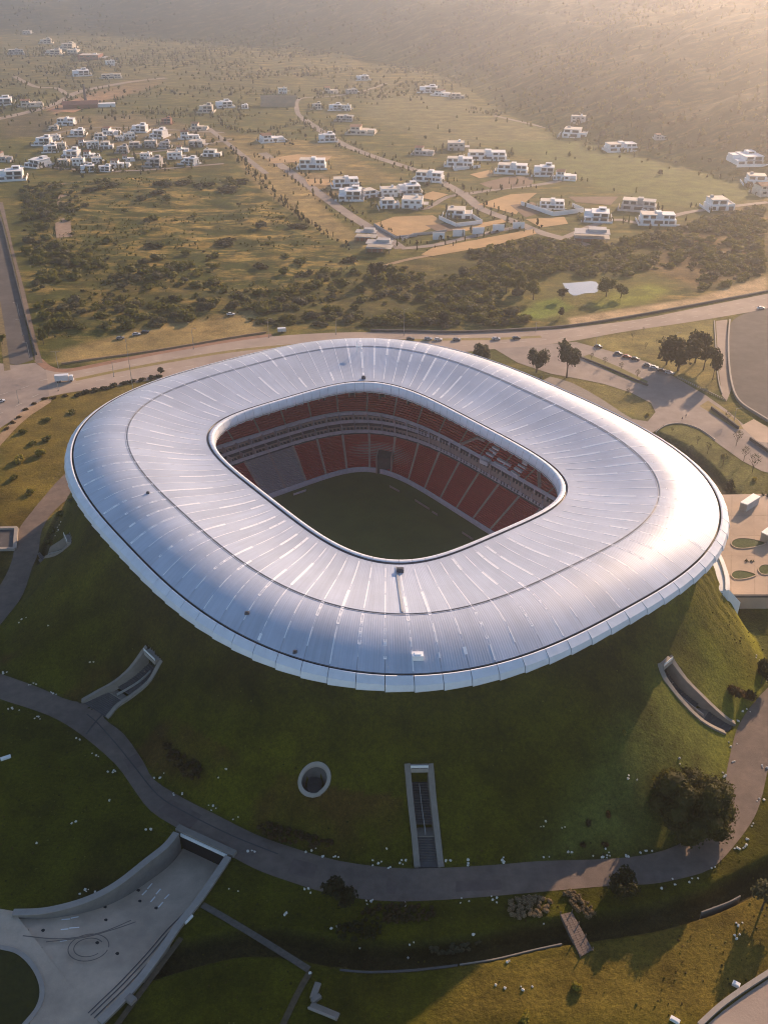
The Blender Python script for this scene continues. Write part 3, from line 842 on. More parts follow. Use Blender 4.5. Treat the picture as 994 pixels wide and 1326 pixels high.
# deck just under the sheets, with the underside and the back
n = 384; T = np.arange(n)/n; v = []
SS = np.linspace(0, 1, 13)
for t in T:
    for s in SS:
        x, y, z = roof_pt(t, s); v.append((float(x), float(y), float(z)-.25))
f = [(i*13+j, i*13+j+1, ((i+1)%n)*13+j+1, ((i+1)%n)*13+j) for i in range(n) for j in range(12)]
st('roof_deck', mesh('roof_deck', v, f, M['metal_grey'], True))
# raised seam caps over the joints, broken into lengths
for i in range(NP):
    mb = MB()
    t = i/NP
    segs = []
    s = .03 + .05*rng.random()
    lim = .93 if i % 3 else .99
    while s < lim:
        e = min(s + .10+.30*rng.random(), lim); segs.append((s, e)); s = e + .02 + .07*rng.random()
    segs.insert(0, (.025, lim, 1))
    for (a, b, *base) in segs:
        k = max(2, int((b-a)*14))
        for off, w, h_ in ((0,.05,.012),) if base else ((-.30,.10,.05), (.30,.10,.05), (0,.31,.015)) if (i+int(a*20)) % 3 == 1 else ((0,.14,.05),):
            rows_ = []
            for q in range(k+1):
                s = a+(b-a)*q/k
                x0, y0, z0 = [float(c) for c in roof_pt(t-1e-4, s)]; x1, y1, _ = [float(c) for c in roof_pt(t+1e-4, s)]
                d = Vector((x1-x0, y1-y0, 0)).normalized(); c = Vector(((x0+x1)/2, (y0+y1)/2, z0)) + d*off
                rows_.append([c-d*w, c-d*w+Vector((0,0,h_)), c+d*w+Vector((0,0,h_)), c+d*w])
            vv = [p for r_ in rows_ for p in r_]; ff = []
            for q in range(k):
                A_, B_ = 4*q, 4*q+4
                ff += [(A_, B_, B_+1, A_+1), (A_+1, B_+1, B_+2, A_+2), (A_+2, B_+2, B_+3, A_+3)]
            ff += [(0, 1, 2, 3), (4*k+3, 4*k+2, 4*k+1, 4*k)]
            mb.add(vv, ff)
    st('roof_seam', mb.make('roof_seam', M['roof_rib']))  # seam highlights put into the near-white cap colour
# rail line running round the roof and the rail over the front
for ds, r_ in ((SPLIT-.006, .10), (SPLIT+.010, .07)):
    v, f = [], []
    for i in range(n):
        x, y, z = [float(c) for c in roof_pt(T[i], ds)]
        x2, y2, _ = [float(c) for c in roof_pt(T[i], ds+.01)]
        d = Vector((x2-x, y2-y, 0)).normalized()
        for a, b in ((-r_, 0), (-r_, .09), (r_, .09), (r_, 0)): v.append((x+d.x*a, y+d.y*a, z+b))
    f = [(i*4+j, ((i+1)%n)*4+j, ((i+1)%n)*4+j+1, i*4+j+1) for i in range(n) for j in range(3)]
    st('roof_rail', mesh('roof_rail', v, f, M['rail']))
# rim: gutter slot, white collar panels turned down into the opening
ring_strip('roof_gutter', M['black'], [(105.2,89.0,2.83,36.2),(105.3,89.1,2.83,35.4),(105.85,89.65,2.82,35.4),(105.9,89.7,2.82,36.0)])
ring_strip('rim_gutter', M['metal_dark'], [(60.05,44.71,3.95,36.3),(60.0,44.66,3.95,35.8),(59.5,44.16,3.95,35.8),(59.45,44.1,3.95,36.4)])
LIP = [(59.45,44.11,3.95,36.2),(59.2,43.86,3.95,36.42),(58.5,43.16,3.94,36.45),(58.15,42.8,3.93,36.35),(57.95,42.6,3.92,35.9),(57.7,42.36,3.92,34.4),(57.5,42.16,3.92,32.9),(57.8,42.46,3.92,32.7)]
lips = [Ring(a, b, e) for a, b, e, z in LIP]
for i in range(NP):
    v, f = [], []
    for j in range(4):
        t = (i+(.01 if j == 0 else (.99 if j == 3 else j/3)))/NP
        dip = .25*math.sin(math.pi*j/3)
        for q, (a, b, e, z) in enumerate(LIP):
            x, y = lips[q].at(t); v.append((float(x), float(y), z-(dip if q in (5, 6) else 0)))
    K = len(LIP)
    for j in range(3):
        for q in range(K-1): f.append((j*K+q, j*K+q+1, (j+1)*K+q+1, (j+1)*K+q))
    st('rim_panel', mesh('rim_panel', v, f, M['roof_white'], True))
    if i % 2 == 0:
        mb = MB()
        x0, y0 = lips[6].at(i/NP); x1, y1 = Ring(59.4, 44.06, 3.95).at(i/NP)
        mb.tube((float(x0), float(y0), 33.2), (float(x1), float(y1), 31.2), .12, .12, 5)
        st('rim_strut', mb.make('rim_strut', M['roof_white']))
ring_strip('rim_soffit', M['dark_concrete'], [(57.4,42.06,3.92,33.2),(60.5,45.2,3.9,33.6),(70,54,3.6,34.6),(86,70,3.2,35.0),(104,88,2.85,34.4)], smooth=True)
# fascia: tilted facets with stepped edges
FI, FO, FB = Ring(105.95,89.75,2.82), Ring(109.0,92.8,2.78), Ring(107.6,91.4,2.8)
FM = Ring(108.2,92.0,2.79)
for i in range(NP):
    v, f = [], []
    t0, t1 = (i+.012)/NP, (i+.988)/NP
    for t, push, dn in ((t0, .22, .16), ((t0+t1)/2, .1, .05), (t1, 0, 0)):
        def rim(rg, z, p=0.0):
            x, y = rg.at(t); d = Vector((float(x)-CX, float(y)-CY, 0)).normalized()
            return (float(x)+d.x*p, float(y)+d.y*p, z)
        v += [rim(FI, 36.2), rim(FI, 36.3, .4), rim(FM, 35.1, push*.6), rim(FO, 33.7-dn, push-.3), rim(FO, 33.45-dn, push-.4), rim(FB, 33.1, -.3), rim(FI, 33.2, 0)]
    K = 7
    for j in range(2):
        for q in range(K-1): f.append((j*K+q, j*K+q+1, (j+1)*K+q+1, (j+1)*K+q))
    f += [tuple(range(K)), tuple(range(2*K, 3*K))[::-1]]
    st('fascia_panel', mesh('fascia_panel', v, f, M['roof_white']))
ring_strip('light_block_wall', M['dark_concrete'], [(106.0,89.8,2.82,33.0),(101.8,85.8,2.85,30.0),(101.3,85.3,2.85,20.0)])  # unseen wall added to stop light at the open gap under the roof
# roof furniture
for px, py, s, h in ((517,739,1.0,1.0),(471,491,.8,.9),(538,853,1.3,1.2),(384,860,.5,.4),(318,797,.6,.4),(190,640,.5,.4)):
    best = None
    for t in np.linspace(0, 1, 480, endpoint=False):
        for q in np.linspace(.02, .98, 33):
            x, y, z = roof_pt(t, q); d = z-CAMH
            w = float(y)*math.cos(TILT)-d*math.sin(TILT); u = float(y)*math.sin(TILT)+d*math.cos(TILT)
            e = abs(497+FPX*float(x)/w-px)+abs(663-FPX*u/w-py)
            if best is None or e < best[0]: best = (e, float(x), float(y), float(z))
    mb = MB(); _, x, y, z = best
    mb.box(x-s, x+s, y-s*.7, y+s*.7, z-.2, z+h); mb.box(x-s*.6, x+s*.6, y-s*.4, y+s*.4, z+h+.002, z+h+.25)
    st('roof_vent_box', mb.make('roof_vent_box', M['roof_rib'] if py == 853 else M['metal_dark']))
def roof_find(px, py):
    best = None
    for t in np.linspace(0, 1, 720, endpoint=False):
        q = np.linspace(.01, .99, 60)
        x, y, z = roof_pt(t, q); d = z-CAMH
        w = y*math.cos(TILT)-d*math.sin(TILT); u = y*math.sin(TILT)+d*math.cos(TILT)
        e = abs(497+FPX*x/w-px)+abs(663-FPX*u/w-py); k = int(np.argmin(e))
        if best is None or e[k] < best[0]: best = (e[k], float(x[k]), float(y[k]), float(z[k]), t, float(q[k]))
    return best
_, x, y, z, tm, qm = roof_find(463, 455)
mb = MB()
mb.tube((x, y, z-.1), (x, y, z+4.5), .16, .12, 6); mb.tube((x+1.6, y, z-.1), (x+1.6, y, z+3.6), .14, .1, 6); mb.box(x-.5, x+2.1, y-.25, y+.25, z+2.2, z+2.5)
st('roof_mast', mb.make('roof_mast', M['roof_rib']))
# walkway down the front of the roof
_, _, _, _, tw, _ = roof_find(517, 770)
v, f = [], []
for k in range(13):
    s = .03+(SPLIT-.05)*k/12
    x0, y0, z0 = [float(c) for c in roof_pt(tw-1e-4, s)]; x1, y1, _ = [float(c) for c in roof_pt(tw+1e-4, s)]
    d = Vector((x1-x0, y1-y0, 0)).normalized()
    for a, b in ((-.3, 0), (-.3, .26), (.3, .26), (.3, 0)): v.append((x0+d.x*a, y0+d.y*a, z0+b))
f = [(4*k+j, 4*k+4+j, 4*k+5+j, 4*k+1+j) for k in range(12) for j in range(3)]
st('roof_walkway', mesh('roof_walkway', v, f, M['metal_grey']))

# stands: base (62,44,5,z-5) -> (74,57,3.3,6); boxes to (80,57.5,4,12.4); upper tier to (98,80,3,29)
FIELD_Z = -6.4
NB = 40
def tier(i, n, r0, z0, r1, z1, rows, aisle=.055, m=M['seat_red'], name='seat_block', nc=5):
    v, f = [], []
    for k in range(rows+1):
        a = k/rows
        rg = Ring_cache(r0, r1, a)
        for j in range(nc+1):
            t = (i+aisle+(1-2*aisle)*j/nc)/n
            x, y = rg.at(t); z = z0+(z1-z0)*a
            v.append((float(x), float(y), z)); v.append((float(x), float(y), z+(z1-z0)/rows))
    W = 2*(nc+1)
    for k in range(rows):
        for j in range(nc):
            a = k*W+2*j
            f.append((a, a+2, a+3, a+1))               # riser
            f.append((a+1, a+3, a+W+2, a+W))           # tread
    return st(name, mesh(name, v, f, m))
_rc = {}
def Ring_cache(r0, r1, a):
    k = (r0, r1, round(a, 4))
    if k not in _rc: _rc[k] = Ring(*[p+(q-p)*a for p, q in zip(r0, r1)])
    return _rc[k]
L0, L1 = (62.6, 44.6, 5.0), (74.5, 57.2, 3.4)
U0, U1 = (80.5, 58.0, 3.9), (99, 81, 3.0)
# which block carries what: find the angle of a photo spot on a given level
def turn_of(px, py, z, rg):
    x, y, _ = G(px, py, z)
    return float(((rg.t[np.argmin((rg.x-x)**2+(rg.y-y)**2)])) % 1)
tl0 = turn_of(332, 622, 0, Ring(68, 50, 4)); tl1 = turn_of(372, 606, 0, Ring(68, 50, 4))
grey_ids = {int(t*NB) for t in (tl0, (tl0+tl1)/2, tl1)}
tg = turn_of(497, 603, -3, Ring(63.5, 45.6, 5)); gate_id = int(tg*NB)
for i in range(NB):
    g = i in grey_ids
    tier(i, NB, L0, -5.0, L1, 6.0, 22, .0 if g else .045, M['seat_grey'] if g else M['seat_red'])
    tier(i, NB, U0, 13.0, U1, 30.0, 26, .03)
for i in range(NB):                                    # stairs between the blocks and vomitories of the upper tier
    mb = MB()
    for (r0, z0, r1, z1) in ((L0, -5.0, L1, 6.0),):
        k = 22; v, f = [], []
        for q in range(k+1):
            rg = Ring_cache(r0, r1, q/k)
            for sg in (-.05, .05):
                x, y = rg.at((i+sg)/NB); v.append((float(x), float(y), z0+(z1-z0)*q/k+.30))
        f = [(2*q, 2*q+1, 2*q+3, 2*q+2) for q in range(k)]
        mb.add(v, f)
    st('aisle_stair', mb.make('aisle_stair', M['stand_step']))
    mb = MB()
    t = (i+.5)/NB
    rg = Ring_cache(U0, U1, .42); r2 = Ring_cache(U0, U1, .26)
    x0, y0 = rg.at(t); x1, y1 = r2.at(t); zc = 13+17*.30
    d = Vector((float(x0-x1), float(y0-y1), 0)).normalized(); p = Vector((-d.y, d.x, 0)); c = Vector((float(x1), float(y1), 0))
    for sg in (-1, 1):
        a = c+p*(sg*1.2)
        q = [a-p*.2, a+p*.2, a+p*.2+d*3.4, a-p*.2+d*3.4]
        mb.prism([(w.x, w.y) for w in q], 16.4, 20.9, 0)
    q = [c-p*1.0+d*.25, c+p*1.0+d*.25, c+p*1.0+d*3.4, c-p*1.0+d*3.4]
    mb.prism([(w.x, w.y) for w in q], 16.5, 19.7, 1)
    q = [c-p*1.0+d*.1, c+p*1.0+d*.1, c+p*1.0+d*3.4, c-p*1.0+d*3.4]
    mb.prism([(w.x, w.y) for w in q], 19.702, 20.5, 0)
    st('stand_portal', mb.make('stand_portal', [M['stand_step'], M['black']]))
# executive boxes: two levels of balconies between the tiers
B0 = [(74.6,57.3,3.4), (77.3,58.0,3.6), (80.2,57.9,3.9)]
NS = 80
for lev, (ra, rb, z) in enumerate(((B0[0], B0[1], 7.0), (B0[1], B0[2], 10.2))):
    for i in range(NS):
        v, f = [], []
        t0, t1 = (i+.03)/NS, (i+.97)/NS
        def q(rg, t, z): 
            x, y = rg.at(t); return (float(x), float(y), z)
        a, b = Ring_cache(ra, rb, 0.0), Ring_cache(ra, rb, 1.0); b2 = Ring_cache(ra, rb, .93)
        a2 = Ring_cache(ra, rb, .08)
        zt = z+3.1
        v = [q(a,t0,z-.5), q(a,t1,z-.5), q(a,t0,z+1.0), q(a,t1,z+1.0), q(a2,t0,z+1.0), q(a2,t1,z+1.0), q(a2,t0,z), q(a2,t1,z), q(b2,t0,z), q(b2,t1,z), q(b2,t0,zt-.25), q(b2,t1,zt-.25)]
        f = [(0,1,3,2), (2,3,5,4), (4,5,7,6), (6,7,9,8)]
        me_ = mesh('box_balcony', v, f+[(8,9,11,10)], [M['stand_pale'], M['metal_dark']])
        me_.polygons[4].material_index = 1
        o = st('box_balcony', me_)
        mb = MB()
        for k in range(3):
            tt = t0+(t1-t0)*(.2+.3*k)
            for c_, zz in ((.35, 0), (.62, .35)):
                x, y = Ring_cache(ra, rb, c_).at(tt); mb.box(float(x)-.5, float(x)+.5, float(y)-.3, float(y)+.3, z+zz*.2, z+.75+zz)
        ch = mb.build('box_seats', M['metal_dark'], o)
        mb = MB(); x0, y0 = a.at(i/NS); x1, y1 = b.at(i/NS)
        sweep(mb, [(float(x0), float(y0)), (float((x0+x1)/2), float((y0+y1)/2)), (float(x1), float(y1))], .18, z-.4, zt-.3)
        st('box_partition', mb.make('box_partition', M['stand_pale']))
ring_strip('box_roof', M['stand_pale'], [(79.6,57.6,3.9,12.2),(79.6,57.6,3.9,13.5),(80.6,58.1,3.9,13.6)])
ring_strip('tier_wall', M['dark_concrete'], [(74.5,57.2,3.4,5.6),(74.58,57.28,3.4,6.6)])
ring_strip('stand_backing', M['stand_step'], [(62.6,44.6,5,-5.35),(74.5,57.2,3.4,5.5),(80.6,58.1,3.9,12.6),(99,81,3.0,29.5),(102,85.5,2.9,29.8)])
ring_strip('pitch_wall', M['stand_pale'], [(62.1,44.1,5,FIELD_Z),(62.1,44.1,5,-4.2),(62.5,44.5,5,-4.2),(62.6,44.6,5,-5.2)])
# gate in the corner of the lower tier
rgA, rgB = Ring(63.2,45.2,4.9), Ring(67.0,49.2,4.4)
x0, y0 = rgA.at(tg); x1, y1 = rgB.at(tg); c = Vector((float(x0), float(y0), 0)); d = Vector((float(x1-x0), float(y1-y0), 0)).normalized(); p = Vector((-d.y, d.x, 0))
mb = MB()
qd = [c-p*3-d*.6, c+p*3-d*.6, c+p*3+d*6.2, c-p*3+d*6.2]
mb.prism([(w.x, w.y) for w in qd], -6.3, 1.2, 1)
for sg in (-1, 1):
    qd = [c+p*(sg*3.1)-p*.25-d*.8, c+p*(sg*3.1)+p*.25-d*.8, c+p*(sg*3.1)+p*.25+d*6.4, c+p*(sg*3.1)-p*.25+d*6.4]
    mb.prism([(w.x, w.y) for w in qd], -6.3, 1.6, 0)
st('pitch_gate', mb.make('pitch_gate', [M['stand_step'], M['dark_concrete']]))
# rows of white seats that form a pattern in the upper tier
for (ax, ay), (bx, by) in (((637,581),(645,585)),((633,584),(642,589.5)),((629,588.5),(638,593.5)),((624.5,593),(634,599)),((621,597.5),(631,602)),
                           ((643.5,596),(660.5,605.5)),((638.5,600.5),(656,610)),((670,603.5),(679.5,609)),((665.5,607.5),(675,613.5)),((661,612),(670.5,619)),((676,600),(682,603.5))):
    def up_pt(px, py):
        u, vv, w = ray(px, py); best = None
        for tt in np.linspace(300, 520, 1500):
            x, y, z = u*tt, vv*tt, CAMH+w*tt
            a_ = (z-13)/17
            if 0 <= a_ <= 1:
                rr = ring_r(80.5+18.5*a_, 58+23*a_, 3.9-.9*a_, x, y)
                if best is None or abs(rr-1) < best[0]: best = (abs(rr-1), x, y, z)
        return Vector(best[1:])
    A_, B_ = up_pt(ax, ay), up_pt(bx, by)
    zz = max(A_.z, B_.z); d = (B_-A_); d.z = 0; d.normalize(); nn = Vector((-d.y, d.x, 0))
    if nn.dot(Vector((CX, CY, 0))-A_) > 0: nn = -nn
    mb = MB()
    qd = [A_-nn*.2, B_-nn*.2, B_+nn*.75, A_+nn*.75]
    mb.prism([(w.x, w.y) for w in qd], zz-.6, zz+1.0)
    st('white_seat_row', mb.make('white_seat_row', M['seat_white']))
# two access stairs in the upper tier at the right
for pa, pb in (((596,577),(618,568)), ((697,612),(698,633)), ((618,568),(628,572))):
    A_, B_ = up_pt(*pa), up_pt(*pb)
    mb = MB(); d = (B_-A_).normalized(); nn = d.cross(Vector((0,0,1))).normalized()
    mb.add([A_-nn*.6+Vector((0,0,.9)), A_+nn*.6+Vector((0,0,.9)), B_+nn*.6+Vector((0,0,.9)), B_-nn*.6+Vector((0,0,.9)), A_-nn*.6, A_+nn*.6, B_+nn*.6, B_-nn*.6],
           [(0,1,2,3),(4,5,1,0),(5,6,2,1),(6,7,3,2),(7,4,0,3)])
    st('access_stair', mb.make('access_stair', M['stand_step']))
# the pitch
T = np.arange(160)/160; rg = Ring(62.2, 44.2, 5); x, y = rg.at(T)
obj('pitch', mesh('pitch', [(float(a), float(b), FIELD_Z) for a, b in zip(x, y)], [tuple(range(160))], M['pitch']), kind='structure')
for k, ((ax, ay), (bx, by), lab) in enumerate((((504,631),(519,639),'white advertising board on the pitch edge nearest the corner gate'), ((537,649),(556,661),'long white advertising board halfway along the right touchline'),
        ((559,664),(571,671),'short white advertising board below the long one on the right touchline'), ((380,642),(400,635),'grey advertising board lying along the left goal line'), ((598,691),(618,704),'white advertising board farthest down the right touchline'))):
    A_, B_ = Vector(G(ax, ay, FIELD_Z)), Vector(G(bx, by, FIELD_Z)); d = (B_-A_).normalized(); nn = Vector((-d.y, d.x, 0))
    L = (B_-A_).length
    e = empty('advertising_board', A_, math.atan2(d.y, d.x), lab, 'board')
    mb = MB()
    for q in range(int(L/3)): mb.box(q*3+.03, q*3+2.97, -.06, .06, .1, 1.0)
    mb.build('board_panel', M['stand_pale'] if k == 3 else M['pale_concrete'], e)
    mb = MB()
    for q in range(int(L/3)+1): mb.box(q*3-.05, q*3+.05, .065, .7, 0.0, .12)
    mb.build('board_foot', M['metal_dark'], e)

# haze: one closed box of thin dusty air
mb = MB(); mb.box(-3360, 3360, -360, 5060, -10, 268)
hm_, hn, hl_, hp_ = new_mat('haze')
hn.remove(hp_)
pv = hn.new('ShaderNodeVolumePrincipled')
pv.inputs['Color'].default_value = (.93, .94, 1.0, 1); pv.inputs['Density'].default_value = .00024; pv.inputs['Anisotropy'].default_value = .85
hl_.new(pv.outputs[0], hn['Material Output'].inputs['Volume'])
hz_o = mb.build('haze', hm_, kind='stuff')

# ------------------------------------------------------------------ walled ramps, vent, underpass, plaza
def lift(line, d): return [(p[0], p[1]) for p in line]
for r in RAMPS:
    c0 = r['C'][0]
    e = empty('stair_ramp', (float(c0[0]), float(c0[1]), 0), 0, r['label'], 'ramp')
    off = Matrix.Translation((-float(c0[0]), -float(c0[1]), 0))
    def rp(name, me, par=e, first=True):
        o = obj(name, me, par); o.matrix_parent_inverse = off if par is e else Matrix.Identity(4); return o
    n = len(r['C'])
    for W in (r['L'], r['R']):
        zt = base_height(W[:,0], W[:,1])+.35
        mb = MB(); sweep(mb, W, 1.42, np.minimum(r['zf'], zt)-1.2, zt)
        w_ = rp('side_wall', mb.make('side_wall', M['concrete']))
    # stairs and landings
    inn_L = r['L']+(r['C']-r['L'])*.12; inn_R = r['R']+(r['C']-r['R'])*.12
    ns = 34; mb = MB()
    Li, Ri = resample(inn_L, ns+1), resample(inn_R, ns+1)
    z = np.interp(np.linspace(0, 1, ns+1), np.linspace(0, 1, n), r['zf'])
    z[int(ns*.36):int(ns*.50)] = z[int(ns*.36)]
    for k in range(ns):
        zz = float(z[k])+.02*(k % 2 == 0)
        a, b, c, d = Li[k], Ri[k], Ri[k+1], Li[k+1]
        mb.add([(*a, zz-.5), (*b, zz-.5), (*a, zz), (*b, zz), (*c, zz), (*d, zz)], [(0,1,3,2), (2,3,4,5)], 1 if int(ns*.36) <= k < int(ns*.5) else 0)
    rp('stair_flight', mb.make('stair_flight', [M['dark_concrete'], M['concrete']]))
    # portal: black panel painted for the shade in the opening, lintel slab and a pale handrail
    a, b = r['L'][-1], r['R'][-1]; a1, b1 = r['L'][-2], r['R'][-2]
    back = .5*(a1+b1)-.5*(a+b); back = back/np.hypot(*back)
    zt = float(r['zt'][-1]); zf = float(r['zf'][-1])
    ai, bi = a+(b-a)*.13, b+(a-b)*.13
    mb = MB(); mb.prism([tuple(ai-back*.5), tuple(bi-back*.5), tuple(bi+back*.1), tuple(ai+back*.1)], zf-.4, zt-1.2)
    rp('door_shade', mb.make('door_shade', M['black']))
    mb = MB(); mb.prism([tuple(ai-back*.6), tuple(bi-back*.6), tuple(bi+back*1.5), tuple(ai+back*1.5)], zt-1.15, zt+.1)
    rp('lintel', mb.make('lintel', M['pale_concrete']))
    mb = MB(); mb.prism([tuple(a-back*1.2), tuple(b-back*1.2), tuple(b-back*.62), tuple(a-back*.62)], zf-1, zt+.45)
    rp('back_wall', mb.make('back_wall', M['concrete']))
    mb = MB()
    for q in (.13, .5, .87):
        p_ = a+(b-a)*q+back*1.35; mb.tube((*p_, zt+.1), (*p_, zt+1.1), .07, .07, 5)
    p0, p1 = a+(b-a)*.13+back*1.35, a+(b-a)*.87+back*1.35
    sweep(mb, [tuple(p0), tuple((p0+p1)/2), tuple(p1)], .14, zt+.35, zt+1.05)
    rp('handrail', mb.make('handrail', M['white_paint']))
    # middle handrail on the stairs
    C = resample(r['C'], 12); zc = np.interp(np.linspace(0, 1, 12), np.linspace(0, 1, n), r['zf'])
    mb = MB(); sweep(mb, C[4:-1], .12, zc[4:-1]+.2, zc[4:-1]+1.0)
    rp('centre_rail', mb.make('centre_rail', M['metal_grey']))
# paved spur to the left ramp

e = empty('vent_shaft', VC, 0, 'round concrete vent shaft with a pale rim standing in the mound grass', 'vent')
n = 40; v = []; rad = ((4.1,-3.5),(4.1,.3),(4.0,.4),(3.25,.4),(3.15,.3),(3.15,-.25))
tiltx = -0.50
for k in range(n):
    a = 2*math.pi*k/n
    for q, z in rad:
        sl = math.atan2(VC[1]-CY, VC[0]-CX); cu, su = q*math.cos(a)*.70, q*math.sin(a)
        x, y = cu*math.cos(sl)-su*math.sin(sl), cu*math.sin(sl)+su*math.cos(sl)
        gz_ = hz(VC[0]+x, VC[1]+y)-VC[2]
        v.append((x, y, z+(gz_+.02 if z > -.5 else 0)))
f = [(k*6+j, ((k+1)%n)*6+j, ((k+1)%n)*6+j+1, k*6+j+1) for k in range(n) for j in range(5)]
obj('rim_ring', mesh('rim_ring', v, f, M['pale_concrete'], False), e)
vw = [v[k*6+5] for k in range(n)]+[(v[k*6+5][0], v[k*6+5][1], -4.4) for k in range(n)]
obj('shaft_wall', mesh('shaft_wall', vw, [(k, (k+1)%n, n+(k+1)%n, n+k) for k in range(n)], M['dark_concrete']), e)  # shade inside the shaft put into the dark wall colour
mb = MB()
for k in range(-9, 10):
    w = .6*math.sqrt(max(3.0**2-(k*.34)**2, 0)); mb.box(-w, w, k*.34-.05, k*.34+.05, -1.5, -1.3)
o = mb.build('louvre', M['metal_dark'], e); o['kind'] = 'stuff'
mb = MB(); mb.prism([(v[k*6+5][0]*.99, v[k*6+5][1]*.99) for k in range(n)], -4.3, -4.1)
mb.build('shaft_floor', M['dark_concrete'], e)

e = empty('underpass_portal', (float(PA[0]), float(PA[1]), 0), 0, 'concrete underpass where the lower left road dives below the ring path', 'underpass')
off = Matrix.Translation((-float(PA[0]), -float(PA[1]), 0))
def up(name, mb, m):
    o = obj(name, mb.make(name, m), e); o.matrix_parent_inverse = off; return o
for W in (UL, UR):
    P = np.array(list(W)); P = resample(P, 48)
    zf = under_z(P[:,0], P[:,1])
    mb = MB(); sweep(mb, P, 1.5, zf-.8, np.full(len(P), .72)); up('retaining_wall', mb, M['concrete'])
    mb = MB(); sweep(mb, P, 1.62, np.full(len(P), .722), np.full(len(P), .86)); up('wall_coping', mb, M['pale_concrete'])
mb = MB(); A_, B_ = PA-pdir*.9, PB+pdir*.9
mb.prism([tuple(A_-pn*2.3), tuple(B_-pn*2.3), tuple(B_-pn*.7), tuple(A_-pn*.7)], -1.0, .9); up('portal_beam', mb, M['concrete'])
mb = MB(); A2, B2 = PA+pdir*.8+pn*.45, PB-pdir*.8+pn*.45
mb.prism([tuple(A2-pn*1.1), tuple(B2-pn*1.1), tuple(B2-pn*.8), tuple(A2-pn*.8)], -.6, .35); up('beam_rail', mb, M['white_paint'])
mb = MB(); mb.prism([tuple(PA-pn*1.5), tuple(PB-pn*1.5), tuple(PB-pn*.74), tuple(PA-pn*.74)], -6.5, -1.02); up('tunnel_shade', mb, M['black'])  # black face painted for the shade of the tunnel running on beyond
# kerb strips along the underpass road and small fittings
KL = resample(UR, 40); kz = under_z(KL[:,0], KL[:,1])
n2 = np.gradient(KL, axis=0); n2 /= np.hypot(*n2.T)[:, None]; nn2 = np.stack([-n2[:,1], n2[:,0]], 1)
if np.dot(nn2[20], UL[10]-KL[20]) < 0: nn2 = -nn2
for d_ in (1.9, 2.9, 3.7):
    P = KL+nn2*d_; z = under_z(P[:,0], P[:,1])
    mb = MB(); sweep(mb, P, .22, z-.2, z+.14); up('kerb_line', mb, M['dark_concrete'])
def under_mark(x, y): return float(under_z(np.array([x]), np.array([y]))[0])
# white dashes painted on the road
def dash(pa, pb, w, m, name, z=None):
    A_, B_ = Vector(G(*pa, -.6)), Vector(G(*pb, -.6))
    za, zb = under_mark(A_.x, A_.y), under_mark(B_.x, B_.y)
    A_, B_ = Vector(G(*pa, za)), Vector(G(*pb, zb)); za, zb = under_mark(A_.x, A_.y)+.06, under_mark(B_.x, B_.y)+.06
    d = Vector((B_.x-A_.x, B_.y-A_.y)).normalized(); p = Vector((-d.y, d.x))*w/2
    return obj(name, mesh(name, [(A_.x-p.x, A_.y-p.y, za), (A_.x+p.x, A_.y+p.y, za), (B_.x+p.x, B_.y+p.y, zb), (B_.x-p.x, B_.y-p.y, zb)], [(0,1,2,3)], m), kind='structure')
for pa, pb in (((184,1158),(190,1152)),((191,1150),(197,1143)),((195,1167),(201,1160)),((202,1157),(208,1150)),((205,1174),(211,1167)),((213,1163),(219,1157)),
               ((80,1191),(91,1190)),((92,1189),(102,1187)),((79,1204),(89,1203)),((90,1202),(103,1201)),((78,1219),(87,1218))):
    dash(pa, pb, .35, M['white_paint'], 'road_dash')
for k, (px, py, lab) in enumerate(((179,1152,'nearest the left retaining wall'),(181,1166,'below the upper group of white dashes'),(202,1175,'right of the upper white dashes'),(136,1174,'close to the curved left wall'),
                  (137,1191,'at the start of the curved tyre mark'),(61,1187,'nearest the outer end of the left wall'),(56,1205,'lowest at the far left of the road'),(126,1221,'beside the looping tyre mark'),(152,1235,'alone on the open tarmac'))):
    x, y, _ = G(px, py, -.3); x, y, _ = G(px, py, under_mark(x, y)); z = under_mark(x, y)
    mb = MB(); mb.prism([(.42*math.cos(a*math.pi/6), .42*math.sin(a*math.pi/6)) for a in range(12)], .05, .09)
    mb.prism([(.3*math.cos(a*math.pi/6), .3*math.sin(a*math.pi/6)) for a in range(12)], .092, .10)
    o = mb.build('manhole_cover', M['black'], None, loc=(x, y, z)); tag(o, 'dark round manhole cover '+lab, 'manhole cover')
v = []
ctr = G(115, 1227, 0)
tm_ = mat('tyre_mark', (.15,.12,.10), .9, var=.2)
for rx, ry, a0, a1 in ((4.3,3.2,0,6.1),(3.1,2.2,.6,5.6)):
    P = [(ctr[0]+rx*math.cos(t), ctr[1]+ry*math.sin(t)) for t in np.linspace(a0, a1, 40)]
    strip('tyre_mark', P, .22, tm_, z=.062+.004*rx)
strip('tyre_mark', px_line([(30,1212),(80,1216),(130,1208),(170,1192)], 5), .25, tm_, z=.085)
strip('tyre_mark', px_line([(60,1220),(110,1214),(150,1203),(176,1194)], 5), .25, tm_, z=.09)
# kerb of the round lawn at the lower left
mb = MB(); sweep(mb, px_line([(-20,1222),(0,1227),(25,1234),(45,1254),(55,1280),(50,1305),(30,1330)], 5), 1.0, -.3, .3)
tag(mb.build('lawn_kerb', M['pale_concrete']), 'curved pale kerb round the dark lawn in the lower left corner', 'kerb')
sheet('round_lawn', px_line([(-20,1224),(0,1229),(24,1236),(44,1256),(53,1280),(48,1304),(28,1335)], 4)+GP([(-20,1335)]), mat('lawn_grass', (.034,.033,.004), .95, var=.3, scale=.6, bump=.1), z=.2)

